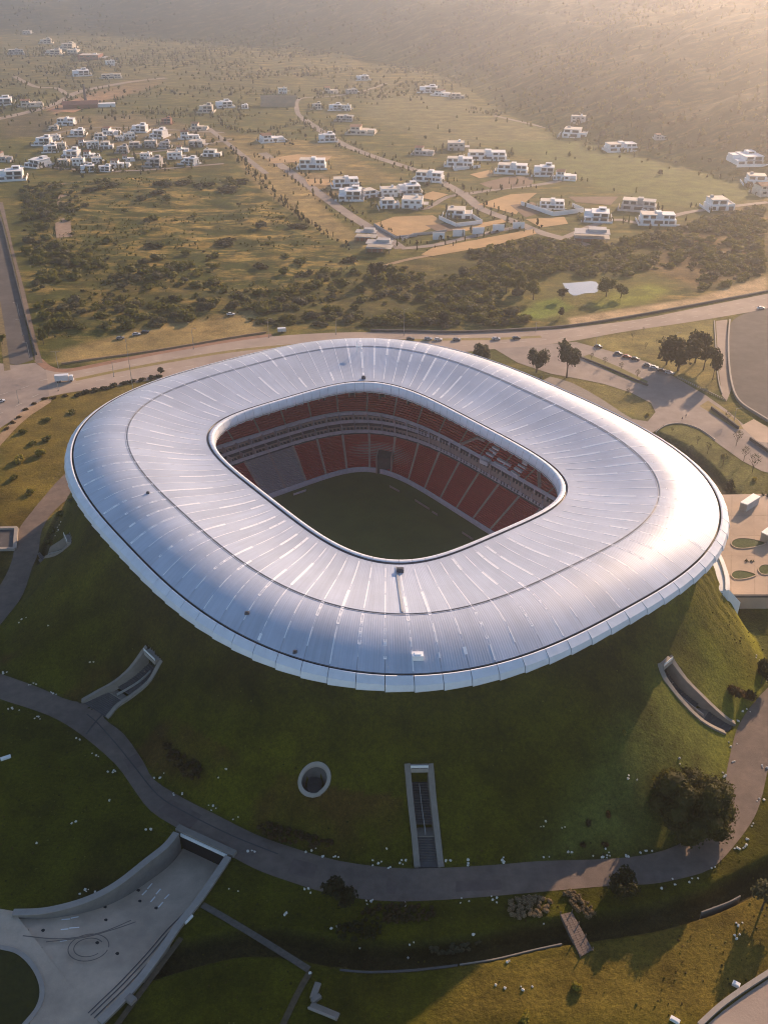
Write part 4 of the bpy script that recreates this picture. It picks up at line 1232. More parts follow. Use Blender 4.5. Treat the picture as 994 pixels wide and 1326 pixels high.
# west tunnel mouth at the far left edge
e = empty('west_tunnel', G(0, 700), 0, 'pale walled tunnel mouth at the left edge beside the ring path', 'tunnel')
off = Matrix.Translation(-Vector(G(0, 700)))
mb = MB()
q0, q1, q2, q3 = [np.array(G(*p)[:2]) for p in ((-14,686),(22,685),(20,712),(-14,713))]
for nm, a, b in (('retaining_wall', q0, q1), ('portal_wall', q1, q2), ('retaining_wall', q2, q3)):
    mb = MB(); sweep(mb, [tuple(a), tuple((a+b)/2), tuple(b)], 1.3, -1.5, .9+.003*(nm == 'portal_wall')); o = obj(nm, mb.make(nm, M['pale_concrete']), e); o.matrix_parent_inverse = off
mb = MB(); mb.prism([tuple(q0), tuple(q1), tuple(q2), tuple(q3)], -.4, .16); o = obj('tunnel_floor', mb.make('tunnel_floor', M['dark_concrete']), e); o.matrix_parent_inverse = off

# entrance plaza on the right, raised on a wall
PZ = 5.0
plz = [G(a, b, PZ)[:2] for a, b in ((905,641),(1010,639),(1010,772),(939,772),(905,730))]
mb = MB(); mb.prism(plz, -2.5, PZ)
pz = mb.build('plaza', M['paving'], kind='structure')
# paving slabs: joints as shallow raised strips of darker stone
mb = MB()
for k in range(9):
    a, b = G(905+14*k, 643, PZ), G(899+15.5*k, 770, PZ)
    if k in (1, 3, 5, 7): sweep(mb, [a[:2], ((a[0]+b[0])/2, (a[1]+b[1])/2), b[:2]], .35, PZ-.1, PZ+.02)
for py in (668, 694, 720, 746):
    a, b = G(908, py, PZ), G(1008, py-1, PZ); sweep(mb, [a[:2], ((a[0]+b[0])/2, (a[1]+b[1])/2), b[:2]], .35, PZ-.1, PZ+.024)
mb.build('paving_band', mat('paving_band', (.38,.28,.20), .85, var=.15, scale=.5), pz)
mb = MB(); a, b = G(939, 772, PZ), G(1010, 772, PZ); sweep(mb, [a[:2], ((a[0]+b[0])/2, (a[1]+b[1])/2), b[:2]], .7, PZ-.3, PZ+.5)
mb.build('parapet', M['dark_concrete'], pz)
def kiosk(quad, h, lab):
    c = Vector(G(*quad[0], PZ)); e = empty('kiosk', c, 0, lab, 'kiosk')
    P = [Vector(G(*p, PZ))-c for p in quad]
    P = [(p.x, p.y) for p in P]
    mb = MB(); mb.prism(P, 0, h-.35); mb.build('kiosk_body', M['house_grey'], e)
    cx, cy = sum(p[0] for p in P)/4, sum(p[1] for p in P)/4
    Q = [((p[0]-cx)*1.06+cx, (p[1]-cy)*1.06+cy) for p in P]
    mb = MB(); mb.prism(Q, h-.348, h); mb.build('roof_slab', M['white_paint'], e)
    a, b = Vector((*P[0], 0)), Vector((*P[1], 0)); d = (b-a); nn = Vector((d.y, -d.x, 0)).normalized()
    mb = MB()
    mb.add([a+d*.25+nn*.03, a+d*.75+nn*.03, a+d*.75+nn*.03+Vector((0,0,2.2)), a+d*.25+nn*.03+Vector((0,0,2.2))], [(0,1,2,3)])
    mb.build('shutter', M['metal_grey'], e)
kiosk(((956,660),(965,663),(981,653),(972,649)), 3.3, 'white roofed kiosk standing alone at the back of the plaza')
kiosk(((983,699),(996,705),(1012,692),(999,687)), 3.3, 'white roofed kiosk cut by the right edge beside a leaf shaped bed')
pl = mat('bed_grass', (.055,.075,.018), .95, var=.3, scale=.8, bump=.1)
for k, (cx_, cy_, a, b, lab) in enumerate(((968,704,22,6.2,'leaf shaped grass bed in the shadow of the right kiosk'), (962,745,16,5.4,'leaf shaped grass bed nearest the white curved wall'), (995,738,14,6,'leaf shaped grass bed cut by the right edge of the plaza'))):
    P = []
    for t in np.linspace(0, 2*math.pi, 28, endpoint=False):
        c_, s_t = math.cos(t), math.sin(t)
        px = cx_+a*c_; py = cy_+b*s_t*(1-.45*c_)
        P.append(G(px, py, PZ)[:2])
    c = np.mean(P, 0)
    e = empty('planting_bed', (float(c[0]), float(c[1]), PZ), 0, lab, 'planting bed')
    mb = MB(); sweep(mb, [(p[0]-c[0], p[1]-c[1]) for p in P+[P[0]]], .35, -.05, .3); mb.build('bed_kerb', M['paving'], e)
    mb = MB(); mb.prism([(p[0]-c[0], p[1]-c[1]) for p in P], -.05, .18); mb.build('bed_grass', pl, e)
# white curved wall between the plaza and the mound
e = empty('curved_ramp_wall', G(932, 765, 4), 0, 'white curved ramp wall curling down from the roof edge beside the plaza', 'wall')
off = Matrix.Translation(-Vector(G(932, 765, 4)))
def arc_pts(L, z): return np.array(smooth_line([G(a, b, z_)[:2] for (a, b), z_ in zip(L, z)], 5))
zl = (18.5, 18, 17.5, 17, 16.5)
WA = arc_pts([(914,716),(921,728),(926,741),(928,755),(928,766)], zl); WB = arc_pts([(925,706),(934,720),(940,735),(944,750),(944,764)], zl)
ztop = np.interp(np.linspace(0, 4, len(WA)), range(5), zl)
mb = MB(); k = len(WA)
v = []
for i in range(k): v += [(*WA[i], ztop[i]), (*WB[i], ztop[i]), (*WB[i], -1), (*WA[i], -1)]
f = []
for i in range(k-1):
    a, b = 4*i, 4*i+4
    f += [(a, a+1, b+1, b), (a+1, a+2, b+2, b+1), (a, b, b+3, a+3)]
f += [(4*k-4, 4*k-3, 4*k-2, 4*k-1), (3, 2, 1, 0)]
mb.add(v, f); o = obj('wall_body', mb.make('wall_body', M['white_paint']), e); o.matrix_parent_inverse = off
mb = MB(); sweep(mb, (WA*.35+WB*.65), .3, ztop-.1, ztop+.5); o = obj('wall_upstand', mb.make('wall_upstand', M['white_paint']), e); o.matrix_parent_inverse = off
mb = MB(); a, b, c = G(928,766.5,16.4), G(944,764.5,16.4), G(958,780,9)
mb.add([a, b, c, (a[0], a[1], -1), (b[0], b[1], -1), (c[0], c[1], -1)], [(0,2,1), (0,3,5,2), (1,2,5,4), (0,1,4,3)]); o = obj('wall_end', mb.make('wall_end', M['house_white']), e); o.matrix_parent_inverse = off

# ditch walls, bridge, lower right road
def wall_thing(name, pts, th, z0, z1, m, label, cat='wall', world=False, cop=True):
    P = pts if world else px_line(pts, 4)
    c = P[len(P)//2]; e = empty(name, (c[0], c[1], 0), 0, label, cat)
    Q = [(p[0]-c[0], p[1]-c[1]) for p in P]
    mb = MB(); sweep(mb, Q, th, z0, z1); mb.build('wall_body', m, e)
    if cop:
        mb = MB(); sweep(mb, Q, th+.12, z1+.002, z1+.14); mb.build('coping', M['pale_concrete'], e)
    return e
wall_thing('ditch_wall', [(595,1249),(640,1242),(690,1230),(727,1222)], .26, -3.4, .10, M['concrete'], 'low pale wall along the ditch left of the footbridge', cop=False)
wall_thing('ditch_wall', [(908,1181),(930,1173),(945,1167),(958,1160)], .26, -3.4, .10, M['concrete'], 'short pale wall along the sunlit stretch of ditch at the right', cop=False)
wall_thing('ditch_wall', [(440,1256),(480,1259),(540,1256),(592,1250)], .5, -3.4, .10, M['dark_concrete'], 'low wall coloured dark for the shade at the left end of the ditch', cop=False)  # shade at this end put into the wall colour
wall_thing('road_kerb_wall', [(904,1330),(930,1306),(960,1284),(1005,1255)], .9, -1.0, .9, M['concrete'], 'long pale wall beside the road in the lower right corner')
sheet('corner_road', GP([(912,1330),(935,1310),(965,1288),(1010,1258),(1010,1345),(912,1345)]), M['road'])
bx0, bx1, bx2, bx3 = [Vector(G(a, b, .3)) for a, b in ((725,1184),(740,1181),(767,1230),(751,1239))]
bc = (bx0+bx1+bx2+bx3)/4
e = empty('footbridge', (bc.x, bc.y, 0), 0, 'small wooden plank footbridge over the dark ditch', 'bridge')
e_ = lambda p, z: (p.x-bc.x, p.y-bc.y, z)
NPL = 20
for lane in range(3):
    for k in range(NPL):
        a, b = (k+.03)/NPL, (k+.97)/NPL; u0, u1 = lane/3+.012, (lane+1)/3-.012
        def bp(u, w): return bx0.lerp(bx1, u).lerp(bx3.lerp(bx2, u), w)
        P = [bp(u0, a), bp(u1, a), bp(u1, b), bp(u0, b)]
        mb = MB(); z = .34+.012*((k*7+lane*3) % 4)
        mb.prism([(p.x-bc.x, p.y-bc.y) for p in P], z-.08, z); mb.build('plank', M['wood'], e)
for u in (.02, .35, .65, .98):
    mb = MB(); a, b = bx0.lerp(bx1, u), bx3.lerp(bx2, u); sweep(mb, [(a.x-bc.x, a.y-bc.y), (((a+b)/2).x-bc.x, ((a+b)/2).y-bc.y), (b.x-bc.x, b.y-bc.y)], .22, -.5, .24); mb.build('beam', M['wood'], e)
for u in (.0, 1.0):
    for w in (0, .33, .66, 1):
        p = bx0.lerp(bx1, u).lerp(bx3.lerp(bx2, u), w); mb = MB(); mb.box(p.x-bc.x-.09, p.x-bc.x+.09, p.y-bc.y-.09, p.y-bc.y+.09, -.4, 1.25); mb.build('rail_post', M['wood'], e)
# L-shaped concrete seat, boxes and slabs on the lower lawns
e = empty('concrete_bench', G(415, 1300), 0, 'L-shaped pale concrete bench on the lower lawn', 'bench')
off = Matrix.Translation(-Vector(G(415, 1300)))
for nm, a, b, w, h in (('bench_slab', (412,1274), (405,1294), 1.3, .55), ('bench_slab', (402,1303), (438,1318), 1.5, .5), ('bench_back', (404,1299), (415,1291), .9, .8)):
    A_, B_ = G(*a), G(*b); mb = MB(); sweep(mb, [A_[:2], ((A_[0]+B_[0])/2, (A_[1]+B_[1])/2), B_[:2]], w, 0, h); o = obj(nm, mb.make(nm, M['concrete']), e); o.matrix_parent_inverse = off
mb = MB(); a, b = G(399,1308), G(434,1322); sweep(mb, [a[:2], ((a[0]+b[0])/2, (a[1]+b[1])/2), b[:2]], .3, .5, 1.1); o = obj('bench_rail', mb.make('bench_rail', M['pale_concrete']), e); o.matrix_parent_inverse = off
def slab(name, px, py, sx, sy, h, rz, m, lab, cat):
    x, y, z = hit(px, py); mb = MB(); mb.box(-sx/2, sx/2, -sy/2, sy/2, -.2, h); mb.box(-sx/2+.15, sx/2-.15, -sy/2+.15, sy/2-.15, h+.002, h+.08)
    o = mb.build(name, m, None, loc=(x, y, z), rz=rz); tag(o, lab, cat)
slab('utility_box', 170, 1296, 2.0, 1.6, .9, -.6, M['concrete'], 'square pale concrete box right of the underpass road', 'box')
slab('bench_seat', 244, 1191, .8, 2.4, .5, -.6, M['white_paint'], 'short white bench outside the right underpass wall', 'bench')
slab('bench_seat', 8, 982, 1.0, 2.6, .5, -1.1, M['white_paint'], 'white bench alone on the dark lawn at the left edge', 'bench')
slab('utility_box', 952, 1276, 1.5, 1.0, .7, -.6, M['white_paint'], 'small white box beside the long wall at the lower right', 'box')
slab('utility_box', 873, 1322, 1.9, .9, .6, -.6, M['white_paint'], 'small white box on the bottom edge left of the corner road', 'box')

# ------------------------------------------------------------------ vegetation
def lobe_shell(c, r, nu=6, nv=5, sd=0, jit=.16):
    g = np.random.default_rng(sd); v, f = [], []
    for j in range(1, nv):
        ph = math.pi*j/nv
        for i in range(nu):
            th = 2*math.pi*(i+.5*(j % 2))/nu; k = 1+jit*(g.random()*2-1)
            v.append((c[0]+r[0]*k*math.sin(ph)*math.cos(th), c[1]+r[1]*k*math.sin(ph)*math.sin(th), c[2]+r[2]*k*math.cos(ph)))
    v.append((c[0], c[1], c[2]+r[2])); v.append((c[0], c[1], c[2]-r[2]*.8))
    T_, B_ = len(v)-2, len(v)-1
    for i in range(nu):
        f.append((T_, i, (i+1) % nu)); b = (nv-2)*nu; f.append((B_, b+(i+1) % nu, b+i))
    for j in range(nv-2):
        for i in range(nu): f.append((j*nu+i, (j+1)*nu+i, (j+1)*nu+(i+1) % nu, j*nu+(i+1) % nu))
    return v, f
def crown(lobes, nleaf, leaf, sd, core=.72):
    """lobes: (centre, radii); leaf-sized faces through each lobe's outer half over a ragged dark core"""
    g = np.random.default_rng(sd); V, F = [], []
    vol = sum(r[0]*r[1] for c, r in lobes)
    for q, (c, r) in enumerate(lobes):
        if core:
            v, f = lobe_shell(c, [k*core for k in r], sd=sd+q)
            b = len(V); V += v; F += [tuple(i+b for i in x) for x in f]
        n = max(4, int(nleaf*r[0]*r[1]/vol))
        d = g.normal(size=(n, 3)); d /= np.linalg.norm(d, axis=1)[:, None]
        d[:, 2] = np.where(d[:, 2] < -.45, -d[:, 2], d[:, 2])
        rad = (.62+.46*g.random(n)**.8)[:, None]
        p = np.array(c)+d*np.array(r)*rad
        a = g.normal(size=(n, 3)); a = np.cross(d+.6*a, g.normal(size=(n, 3))); a /= np.linalg.norm(a, axis=1)[:, None]+1e-9
        bb = np.cross(a, d+.5*g.normal(size=(n, 3))); bb /= np.linalg.norm(bb, axis=1)[:, None]+1e-9
        s = leaf*(.6+.8*g.random(n))[:, None]
        for k in range(n):
            b = len(V)
            V += [tuple(p[k]-a[k]*s[k]*.5), tuple(p[k]+bb[k]*s[k]*.45), tuple(p[k]+a[k]*s[k]*.5), tuple(p[k]-bb[k]*s[k]*.4)]
            F.append((b, b+1, b+2, b+3))
    return V, F
def rnd_lobes(n, R_, H, z0, sd, rr=.5):
    g = np.random.default_rng(sd); out = []
    for i in range(n):
        a = g.random()*6.28; q = math.sqrt(g.random())*.62
        k = rr*(.75+.5*g.random())
        out.append(((R_*q*math.cos(a), R_*q*math.sin(a), z0+H*(.25+.5*g.random())), (R_*k, R_*k, H*.5*k*1.5)))
    return out
BUSH = []
for k in range(6):
    V, F = crown(rnd_lobes(4+k % 3, 1.0, .78, -.05, 100+k, .55), 190, .30, 200+k)
    BUSH.append({m: mesh('bush', V, F, M[m]) for m in ('leaf_olive', 'leaf_dark', 'leaf_green', 'leaf_grey', 'leaf_yellow', 'leaf_rust')})
TREE = []
for k in range(4):
    lob = rnd_lobes(9, .52, .74, .24, 300+k, .38)
    V, F = crown(lob, 620, .085, 310+k, .66)
    tb = MB(); tb.tube((0, 0, -.02), (.01, 0, .34), .030, .020, 7); 
    for q in range(5):
        c, r = lob[q]; tb.tube((.01, 0, .30), (c[0]*.8, c[1]*.8, c[2]), .016, .006, 5)
    TREE.append(({m: mesh('crown', V, F, M[m]) for m in ('leaf_olive', 'leaf_dark', 'leaf_green', 'leaf_grey')}, tb.make('trunk', M['trunk'])))
BARE = []
for k in range(3):
    g = np.random.default_rng(900+k); tb = MB(); tb.tube((0,0,-.02), (0,0,.45), .018, .012, 6)
    for q in range(9):
        a = q*2.4; z = .25+.3*g.random(); e_p = (.26*math.cos(a), .26*math.sin(a), z+.25+.2*g.random())
        tb.tube((0,0,z), e_p, .010, .004, 4)
        for w in range(2):
            tb.tube(e_p, (e_p[0]+.12*math.cos(a+w-.5), e_p[1]+.12*math.sin(a+w-.5), e_p[2]+.12), .005, .002, 3)
    V, F = crown([((0,0,.68),(.30,.30,.3))], 110, .06, 920+k, 0)
    BARE.append((mesh('crown', V, F, M['leaf_grey']), tb.make('trunk', M['trunk'])))
def tree(px, py, h, m, lab, w=1.0, grp=None, k=None, bare=False):
    x, y, z = hit(px, py) if not isinstance(px, tuple) else px
    e = empty('tree', (x, y, z-.05), rng.random()*6.28, lab, 'tree', grp); e.scale = (h*w, h*w, h)
    k = int(rng.integers(0, 3 if bare else 4)) if k is None else k
    if bare: obj('crown', BARE[k][0], e); obj('trunk', BARE[k][1], e)
    else: obj('crown', TREE[k][0][m], e); obj('trunk', TREE[k][1], e)
    return e
def bush(x, y, z, w, h, m, lab, grp, cat='bush'):
    o = obj('bush', BUSH[int(rng.integers(0, 6))][m], None, (x, y, z-.15), rng.random()*6.28)
    o.scale = (w/2, w/2*(.8+.4*rng.random()), h)
    return tag(o, lab, cat, grp)

# the big round tree on the right of the mound's foot
x, y, z = hit(893, 1068)
g = np.random.default_rng(5); lob = []
for i in range(38):
    a = g.random()*6.28; q = math.sqrt(g.random()); zz = g.random()
    rr = 10.8*math.sqrt(max(.05, 1-(zz-.35)**2*1.5))*.74
    k = 2.6+1.5*g.random(); lob.append(((rr*q*math.cos(a), rr*q*math.sin(a), 3.2+9.4*zz), (k, k, k*.85)))
V, F = crown(lob, 11000, .6, 6, .84)
e = empty('tree', (x, y, z-.1), 0, 'huge dark round tree at the right foot of the mound beside the ring path', 'tree')
obj('crown', mesh('crown', V, F, foliage('big_tree_leaves', (.032,.036,.008), (.085,.078,.018), .35)), e)
tb = MB(); tb.tube((0,0,-.3), (.1,0,4.5), .8, .55, 9)
for c, r in lob[:9]: tb.tube((.1,0,3.2), (c[0]*.8, c[1]*.8, c[2]), .32, .1, 6)
tb.build('trunk', M['trunk'], e)

for a in ((733,489,20,'leaf_grey','tall loose tree with split crown behind the right back of the roof',.75),
          (622,476,14,'leaf_grey','twin crowned tree right behind the back rim of the roof',.85),
          (694,482,13,'leaf_grey','brownish broad tree left of the tall loose tree',1.0),
          (877,480,18,'leaf_dark','dark spreading tree shading the cars on the service road',1.25),
          (899,470,19,'leaf_dark','dark tree at the back of the clump by the parking lane',.8),
          (862,472,13,'leaf_dark','smaller dark tree at the left of the clump on the dry lawn',1.2),
          (922,492,15,'leaf_dark','narrow dark tree nearest the parking lane',.55),
          (910,479,14,'leaf_dark','dark tree in the middle of the clump by the parking lane',.8),
          (803,386,9,'leaf_green','round tree at the right end of the pond',1.1),
          (784,384,12,'leaf_olive','rounded tree touching the right bank of the pond',1.0),
          (690,388,12,'leaf_olive','sunlit tree at the lower left of the pond lawn',1.0),
          (672,382,13,'leaf_olive','tall sunlit tree in the middle of the pond grove',.9),
          (655,380,12,'leaf_olive','sunlit tree at the left of the pond grove',1.0),
          (690,372,12,'leaf_olive','sunlit tree at the top right of the pond grove',.9),
          (668,368,10,'leaf_olive','small sunlit tree at the back of the pond grove',1.0),
          (728,388,7,'leaf_dark','small dark tree at the left bank of the pond',1.2),
          (487,366,14,'leaf_dark','dark tree beside the track above the roof back',.8),
          (572,430,13,'leaf_dark','dark tree standing at the highway edge behind the parked row',.6),
          (724,412,6,'leaf_dark','small dark tree on the green lawn by the highway',.9),
          (440,1172,8,'leaf_dark','dark tree overhanging the lower edge of the ring path',1.15),
          (806,1160,7,'leaf_dark','dark round tree in the big tree\'s shadow below the path',1.2),
          (985,1178,9,'leaf_grey','drooping tree cut by the right edge below the path',.9),
          (985,885,8,'leaf_dark','dark tree at the right edge above the ring path',.8),
          (57,446,9,'leaf_green','pale green tree at the corner of the avenue and the dry lawn',.8),
          (64,435,8,'leaf_green','green tree just behind the corner tree of the dry lawn',.8),
          (4,446,6,'leaf_olive','small tree on the avenue median at the left edge',.9),
          (208,484,3.2,'leaf_dark','small dark tree at the end of the roadside hedge',1.4),
          (986,655,6,'leaf_dark','dark tree on the right lawn behind the plaza kiosk',.8),
          (945,636,5,'leaf_dark','round bushy tree on the lawn edge just behind the plaza',1.1),
          (966,742,6,'leaf_grey','thin tree on the plaza beside the front grass bed',.6)):
    tree(a[0], a[1], a[2], a[3], a[4], a[5])
# thin young trees round the service roads
for i, (px, py, h, w_) in enumerate(((765,466,4,'on the strip nearest the tall tree'),(782,474,5,'second along the planted strip'),(803,481,5,'third along the planted strip'),(824,490,5,'at the low end of the planted strip'),
        (818,441,5,'on the dry lawn above the road cars'),(835,452,4,'in the middle of the dry lawn'),(849,446,3,'right of the middle on the dry lawn'),(832,430,3,'highest on the dry lawn'),
        (952,578,8,'casting a shadow across the service road'),(973,612,9,'at the red end of the service road'),(940,548,6,'on the dry strip below the parking lot'),(869,561,3,'at the top of the right lawn'),
        (893,590,5,'low on the right lawn by the ditch'),(915,588,6,'halfway along the right lawn'),(935,603,6,'right of the middle of the right lawn'),(902,575,4,'near the top edge of the right lawn'),
        (748,470,4,'beside the foot of the tall tree'),(962,597,7,'at the far right corner of the lawn'),(812,512,4,'on the island lawn'))):
    tree(px, py, h, 'leaf_grey', 'thin young tree '+w_, .8, 'thin young trees round the service roads', bare=True)
for i, (px, py, w, m, lab) in enumerate(((746,1281,2.6,'leaf_yellow','yellow green bush on the sunlit lower lawn right of the rock pair'),(679,1319,2.6,'leaf_yellow','bright yellow bush nearest the bottom edge'),
        (838,538,2.2,'leaf_yellow','yellow shrub at the tip of the island lawn'),(701,489,2.6,'leaf_yellow','bright yellow shrub beside the brownish tree'),(807,949,1.6,'leaf_yellow','small yellow green shrub alone high on the shaded mound'),
        (762,1068,2.0,'leaf_rust','small shrub highest in the sunlit strip left of the huge tree'),(786,1057,2.0,'leaf_rust','small shrub closest to the huge tree\'s shadow'),(755,1095,1.8,'leaf_rust','small shrub low in the sunlit strip'),
        (783,1096,2.0,'leaf_rust','small shrub right of the lowest in the sunlit strip'),(936,591,2.0,'leaf_pale','pale flowering shrub on the right lawn'),(27,598,5,'leaf_yellow','yellow green bush on the left lawn by the dirt walk'),
        (53,590,5,'leaf_yellow','yellow green bush leaning over the left ditch'),(970,905,5,'leaf_rust','rust brown bush between the right ramp and the path'),(950,898,5,'leaf_rust','rust brown bush just above the right ramp'),
        (985,870,5,'leaf_rust','rust brown bush at the right edge of the mound'),(975,622,3,'leaf_yellow','yellow bush at the far corner of the right lawn'))):
    x, y, z = hit(px, py)
    mm_ = 'leaf_yellow' if m == 'leaf_pale' else m
    bush(x, y, z, w, w*.75, mm_, lab, None)
# flower beds at the footbridge, shrub beds on the shaded verge
def bed(px, py, rx, ry, rz, n, m, lab, hgt=.9):
    x, y, z = hit(px, py); e = empty('shrub_bed', (x, y, z), rz, lab, 'shrub bed'); V, F = [], []
    g = np.random.default_rng(int(px))
    lob = []
    for i in range(n):
        a = g.random()*6.28; q = math.sqrt(g.random()); k = .42+.3*g.random()
        lob.append(((rx*q*math.cos(a), ry*q*math.sin(a), .25+.3*g.random()), (k, k, k*hgt)))
    V, F = crown(lob, n*16, .28, int(px)+1, .8)
    o = obj('shrub_mass', mesh('shrub_mass', V, F, M[m]), e); o['kind'] = 'stuff'
bed(684, 1176, 5.4, 2.9, .15, 95, 'leaf_pale', 'pale flowering shrub bed left of the footbridge')
bed(748, 1170, 4.4, 1.9, -.95, 52, 'leaf_pale', 'narrow pale flowering shrub bed at the top of the footbridge')
bed(517, 1183, 8.5, 2.4, 0, 90, 'leaf_rust', 'long low rust coloured shrub bed below the ring path')
bed(465, 1205, 5.0, 3.0, .1, 50, 'leaf_dark', 'dark shrub bed beside the rust coloured bed')
bed(588, 1226, 5.5, 1.8, .2, 46, 'leaf_grey', 'grey shrub bed on the bank of the dark ditch')
bed(235, 980, 9.5, 3.2, -.95, 120, 'leaf_rust', 'rust coloured plants on the mound right of the left ramp')
bed(390, 1082, 11, 3.0, -.18, 120, 'leaf_rust', 'rust coloured plants along the path below the round vent')

# rocks: clusters along the path and strewn on the grass
ROCK = []
for k in range(5):
    v, f = lobe_shell((0,0,.25), (.5,.42,.4), 7, 5, 700+k, .28); ROCK.append(mesh('rock', v, f, M['rock']))
def rocks(pts, lab, grp, n0=2, n1=4, s0=.4, s1=.8, spread=1.0):
    for px, py in pts:
        x, y, z = hit(px, py)
        for q in range(int(rng.integers(n0, n1+1))):
            a, d = rng.random()*6.28, spread*(.35+.9*rng.random())
            X, Y = x+d*math.cos(a)*1.4, y+d*math.sin(a)*.8
            o = obj('rock', ROCK[int(rng.integers(0, 5))], None, (X, Y, hz(X, Y)-.06), rng.random()*6.28)
            s = s0+(s1-s0)*rng.random(); o.scale = (s, s*(.8+.4*rng.random()), s*(.7+.5*rng.random()))
            tag(o, lab, 'rock', grp)
rocks([(3,872),(45,887),(71,897),(18,919),(48,929),(101,959),(126,977),(144,1000),(138,1035),(207,1006),(232,1027),(272,1047),(305,1062),(189,1076),(322,1101),(400,1101),(418,1107),(438,1112),
       (486,1118),(503,1122),(524,1118),(579,1118),(608,1119),(654,1115),(398,1154),(476,1169),(523,1170),(599,1166),(642,1164),(707,1111),(741,1108),(776,1109),(783,1105),(814,1106),(836,1104),
       (895,1139),(874,1143),(853,1149),(927,1125),(956,1100),(959,1097),(969,1085),(974,1068),(984,1036),(937,1003),(944,984),(946,964),(956,936),(967,921),(979,904),(992,993),(30,802),(74,690),(79,676)],
      'white rock lying in the grass along the edge of the ring path', 'white rocks along the ring path')
rocks([(60,812),(115,861),(287,1001),(96,1067),(51,1095),(105,1154),(121,1152),(304,1151),(501,1105),(378,1186),(431,1204),(461,1226),(531,1230),(615,1209),(401,1257),(695,1199),(680,1278),(956,1197),(954,1211),
       (700,1067),(731,1068),(816,1009),(883,987),(977,850),(648,1280),(650,1245)], 'white rock lying loose on the open lawn away from the path', 'white rocks strewn on the lawns', 1, 3)
# the hedge along the highway at the left and the ditch bushes
for i, (px, py) in enumerate(((100,512),(112,509),(124,506),(136,503),(148,500),(160,497),(172,495),(184,492),(196,490),(206,488))):
    x, y, z = hit(px, py); bush(x, y, z, 4.8, 1.7, 'leaf_dark', 'clipped dark bush in the roadside hedge left of the roof', 'hedge bushes along the highway')
for i, (px, py) in enumerate(((8,556),(16,548),(24,541),(34,531),(45,523),(58,517),(70,516),(84,513))):
    x, y, z = hit(px, py); bush(x, y, z, 3.0, 1.2, 'leaf_rust', 'low brown bush between the dirt walk and the crossroads', 'brown bushes by the dirt walk')
for i, (px, py) in enumerate(((150,552),(136,566),(126,582),(118,596),(108,610),(96,632),(92,650),(160,545),(178,534),(195,524),(80,668),(70,690),(66,705),(30,560),(60,545),(95,535),(44,575),(60,570),(20,620),(40,640))):
    x, y, z = hit(px, py); bush(x, y, z, 3.0+2*rng.random(), 1.6+rng.random(), 'leaf_olive', 'olive bush on the sunlit lawn or its ditch left of the roof', 'bushes on the left lawn')

# wild fields: the nearest bushes one by one, the rest as scrub
cand = []
DEN = GP([(20,250),(60,240),(110,330),(330,385),(460,362),(470,402),(120,434),(60,442)])
for q, poly in enumerate(WILD):
    P = np.array(poly); n = (5200, 9000)[q]
    X = P[:,0].min()+np.ptp(P[:,0])*rng.random(n); Y = P[:,1].min()+np.ptp(P[:,1])*rng.random(n)
    s = sdist(poly, X, Y)
    cl = fbm(X*.022, Y*.016, 3, 91)
    dn = (1-sstep(-10, 30, sdist(DEN, X, Y))) if q == 0 else .95*np.ones(n)
    if q == 1: dn = dn*(sstep(0, 8, sdist(GP([(640,388),(700,360),(790,360),(880,366),(860,394),(740,416),(650,412)]), X, Y)))
    pr = np.clip(.10+.75*dn, 0, 1)*sstep(-.35, .25, cl+.25*dn)
    m = (s < -3) & (rng.random(n) < pr)
    for x, y in zip(X[m], Y[m]): cand.append((x, y, q, dn[0] if False else 0))
for (px, py, w, lab) in ((205,241,16,'left one of the row of thickets along the top of the field'),(236,238,18,'second thicket from the left in the row along the top'),(260,243,14,'small thicket in the middle of the top row'),(311,237,20,'rightmost big thicket at the top corner of the field'),
        (292,247,20,'big thicket below the top right corner of the field'),(204,253,15,'thicket just below the left one of the top row'),(140,244,18,'thicket nearest the left village'),(270,241,12,'smallest thicket squeezed into the top row'),(290,315,18,'thicket alone in the middle of the open field'),
        (196,322,14,'thicket in the left half of the open field'),(385,295,15,'thicket close to the tan strip at the right'),(335,348,12,'thicket low in the right half of the field'),(452,340,12,'thicket at the right point of the field'),(120,250,14,'thicket beside the bare soil track'),
        (45,250,14,'thicket at the upper left corner by the avenue'),(300,249,12,'small thicket touching the big one below the top corner')):
    x, y, z = G(px, py); bush(x, y, hz(x, y), w, 3.6, 'leaf_dark', 'dark green '+lab, 'thicket mounds on the dry field')
cand.sort(key=lambda c: c[0]**2+c[1]**2)
ms = ('leaf_olive', 'leaf_olive', 'leaf_green', 'leaf_grey', 'leaf_green')
def bsize(): w = 3.5+7.5*rng.random()**2; return w, w*(.32+.2*rng.random())
XY = np.array([c[:2] for c in cand]); ZZ = base_height(XY[:,0], XY[:,1])
NI = 200
for k in range(min(NI, len(cand))):
    w, h = bsize(); x, y, q, _ = cand[k]
    bush(x, y, ZZ[k], w*1.1, h*1.1, ms[int(rng.integers(0, 5))], 'wild bush in the scrub between the highway and the field', 'wild bushes beyond the highway')
LOWB = []
for k in range(5):
    V, F = crown(rnd_lobes(3, 1.0, .8, -.05, 500+k, .6), 60, .42, 520+k, .8)
    Fv = [t if len(t) == 4 else (t[0], t[1], t[2], t[2]) for t in F]
    LOWB.append((np.array(V), F))
def tri_arr(F):
    out = []
    for t in F:
        out.append(t[:3])
        if len(t) == 4: out.append((t[0], t[2], t[3]))
    return np.array(out, dtype=np.int32)
LOWB = [(v, tri_arr(f)) for v, f in LOWB]
FARB = []
for k in range(5):
    V, F = crown(rnd_lobes(1, .3, .8, .05, 600+k, .95), 12, .5, 620+k, .88)
    FARB.append((np.array(V), tri_arr(F)))
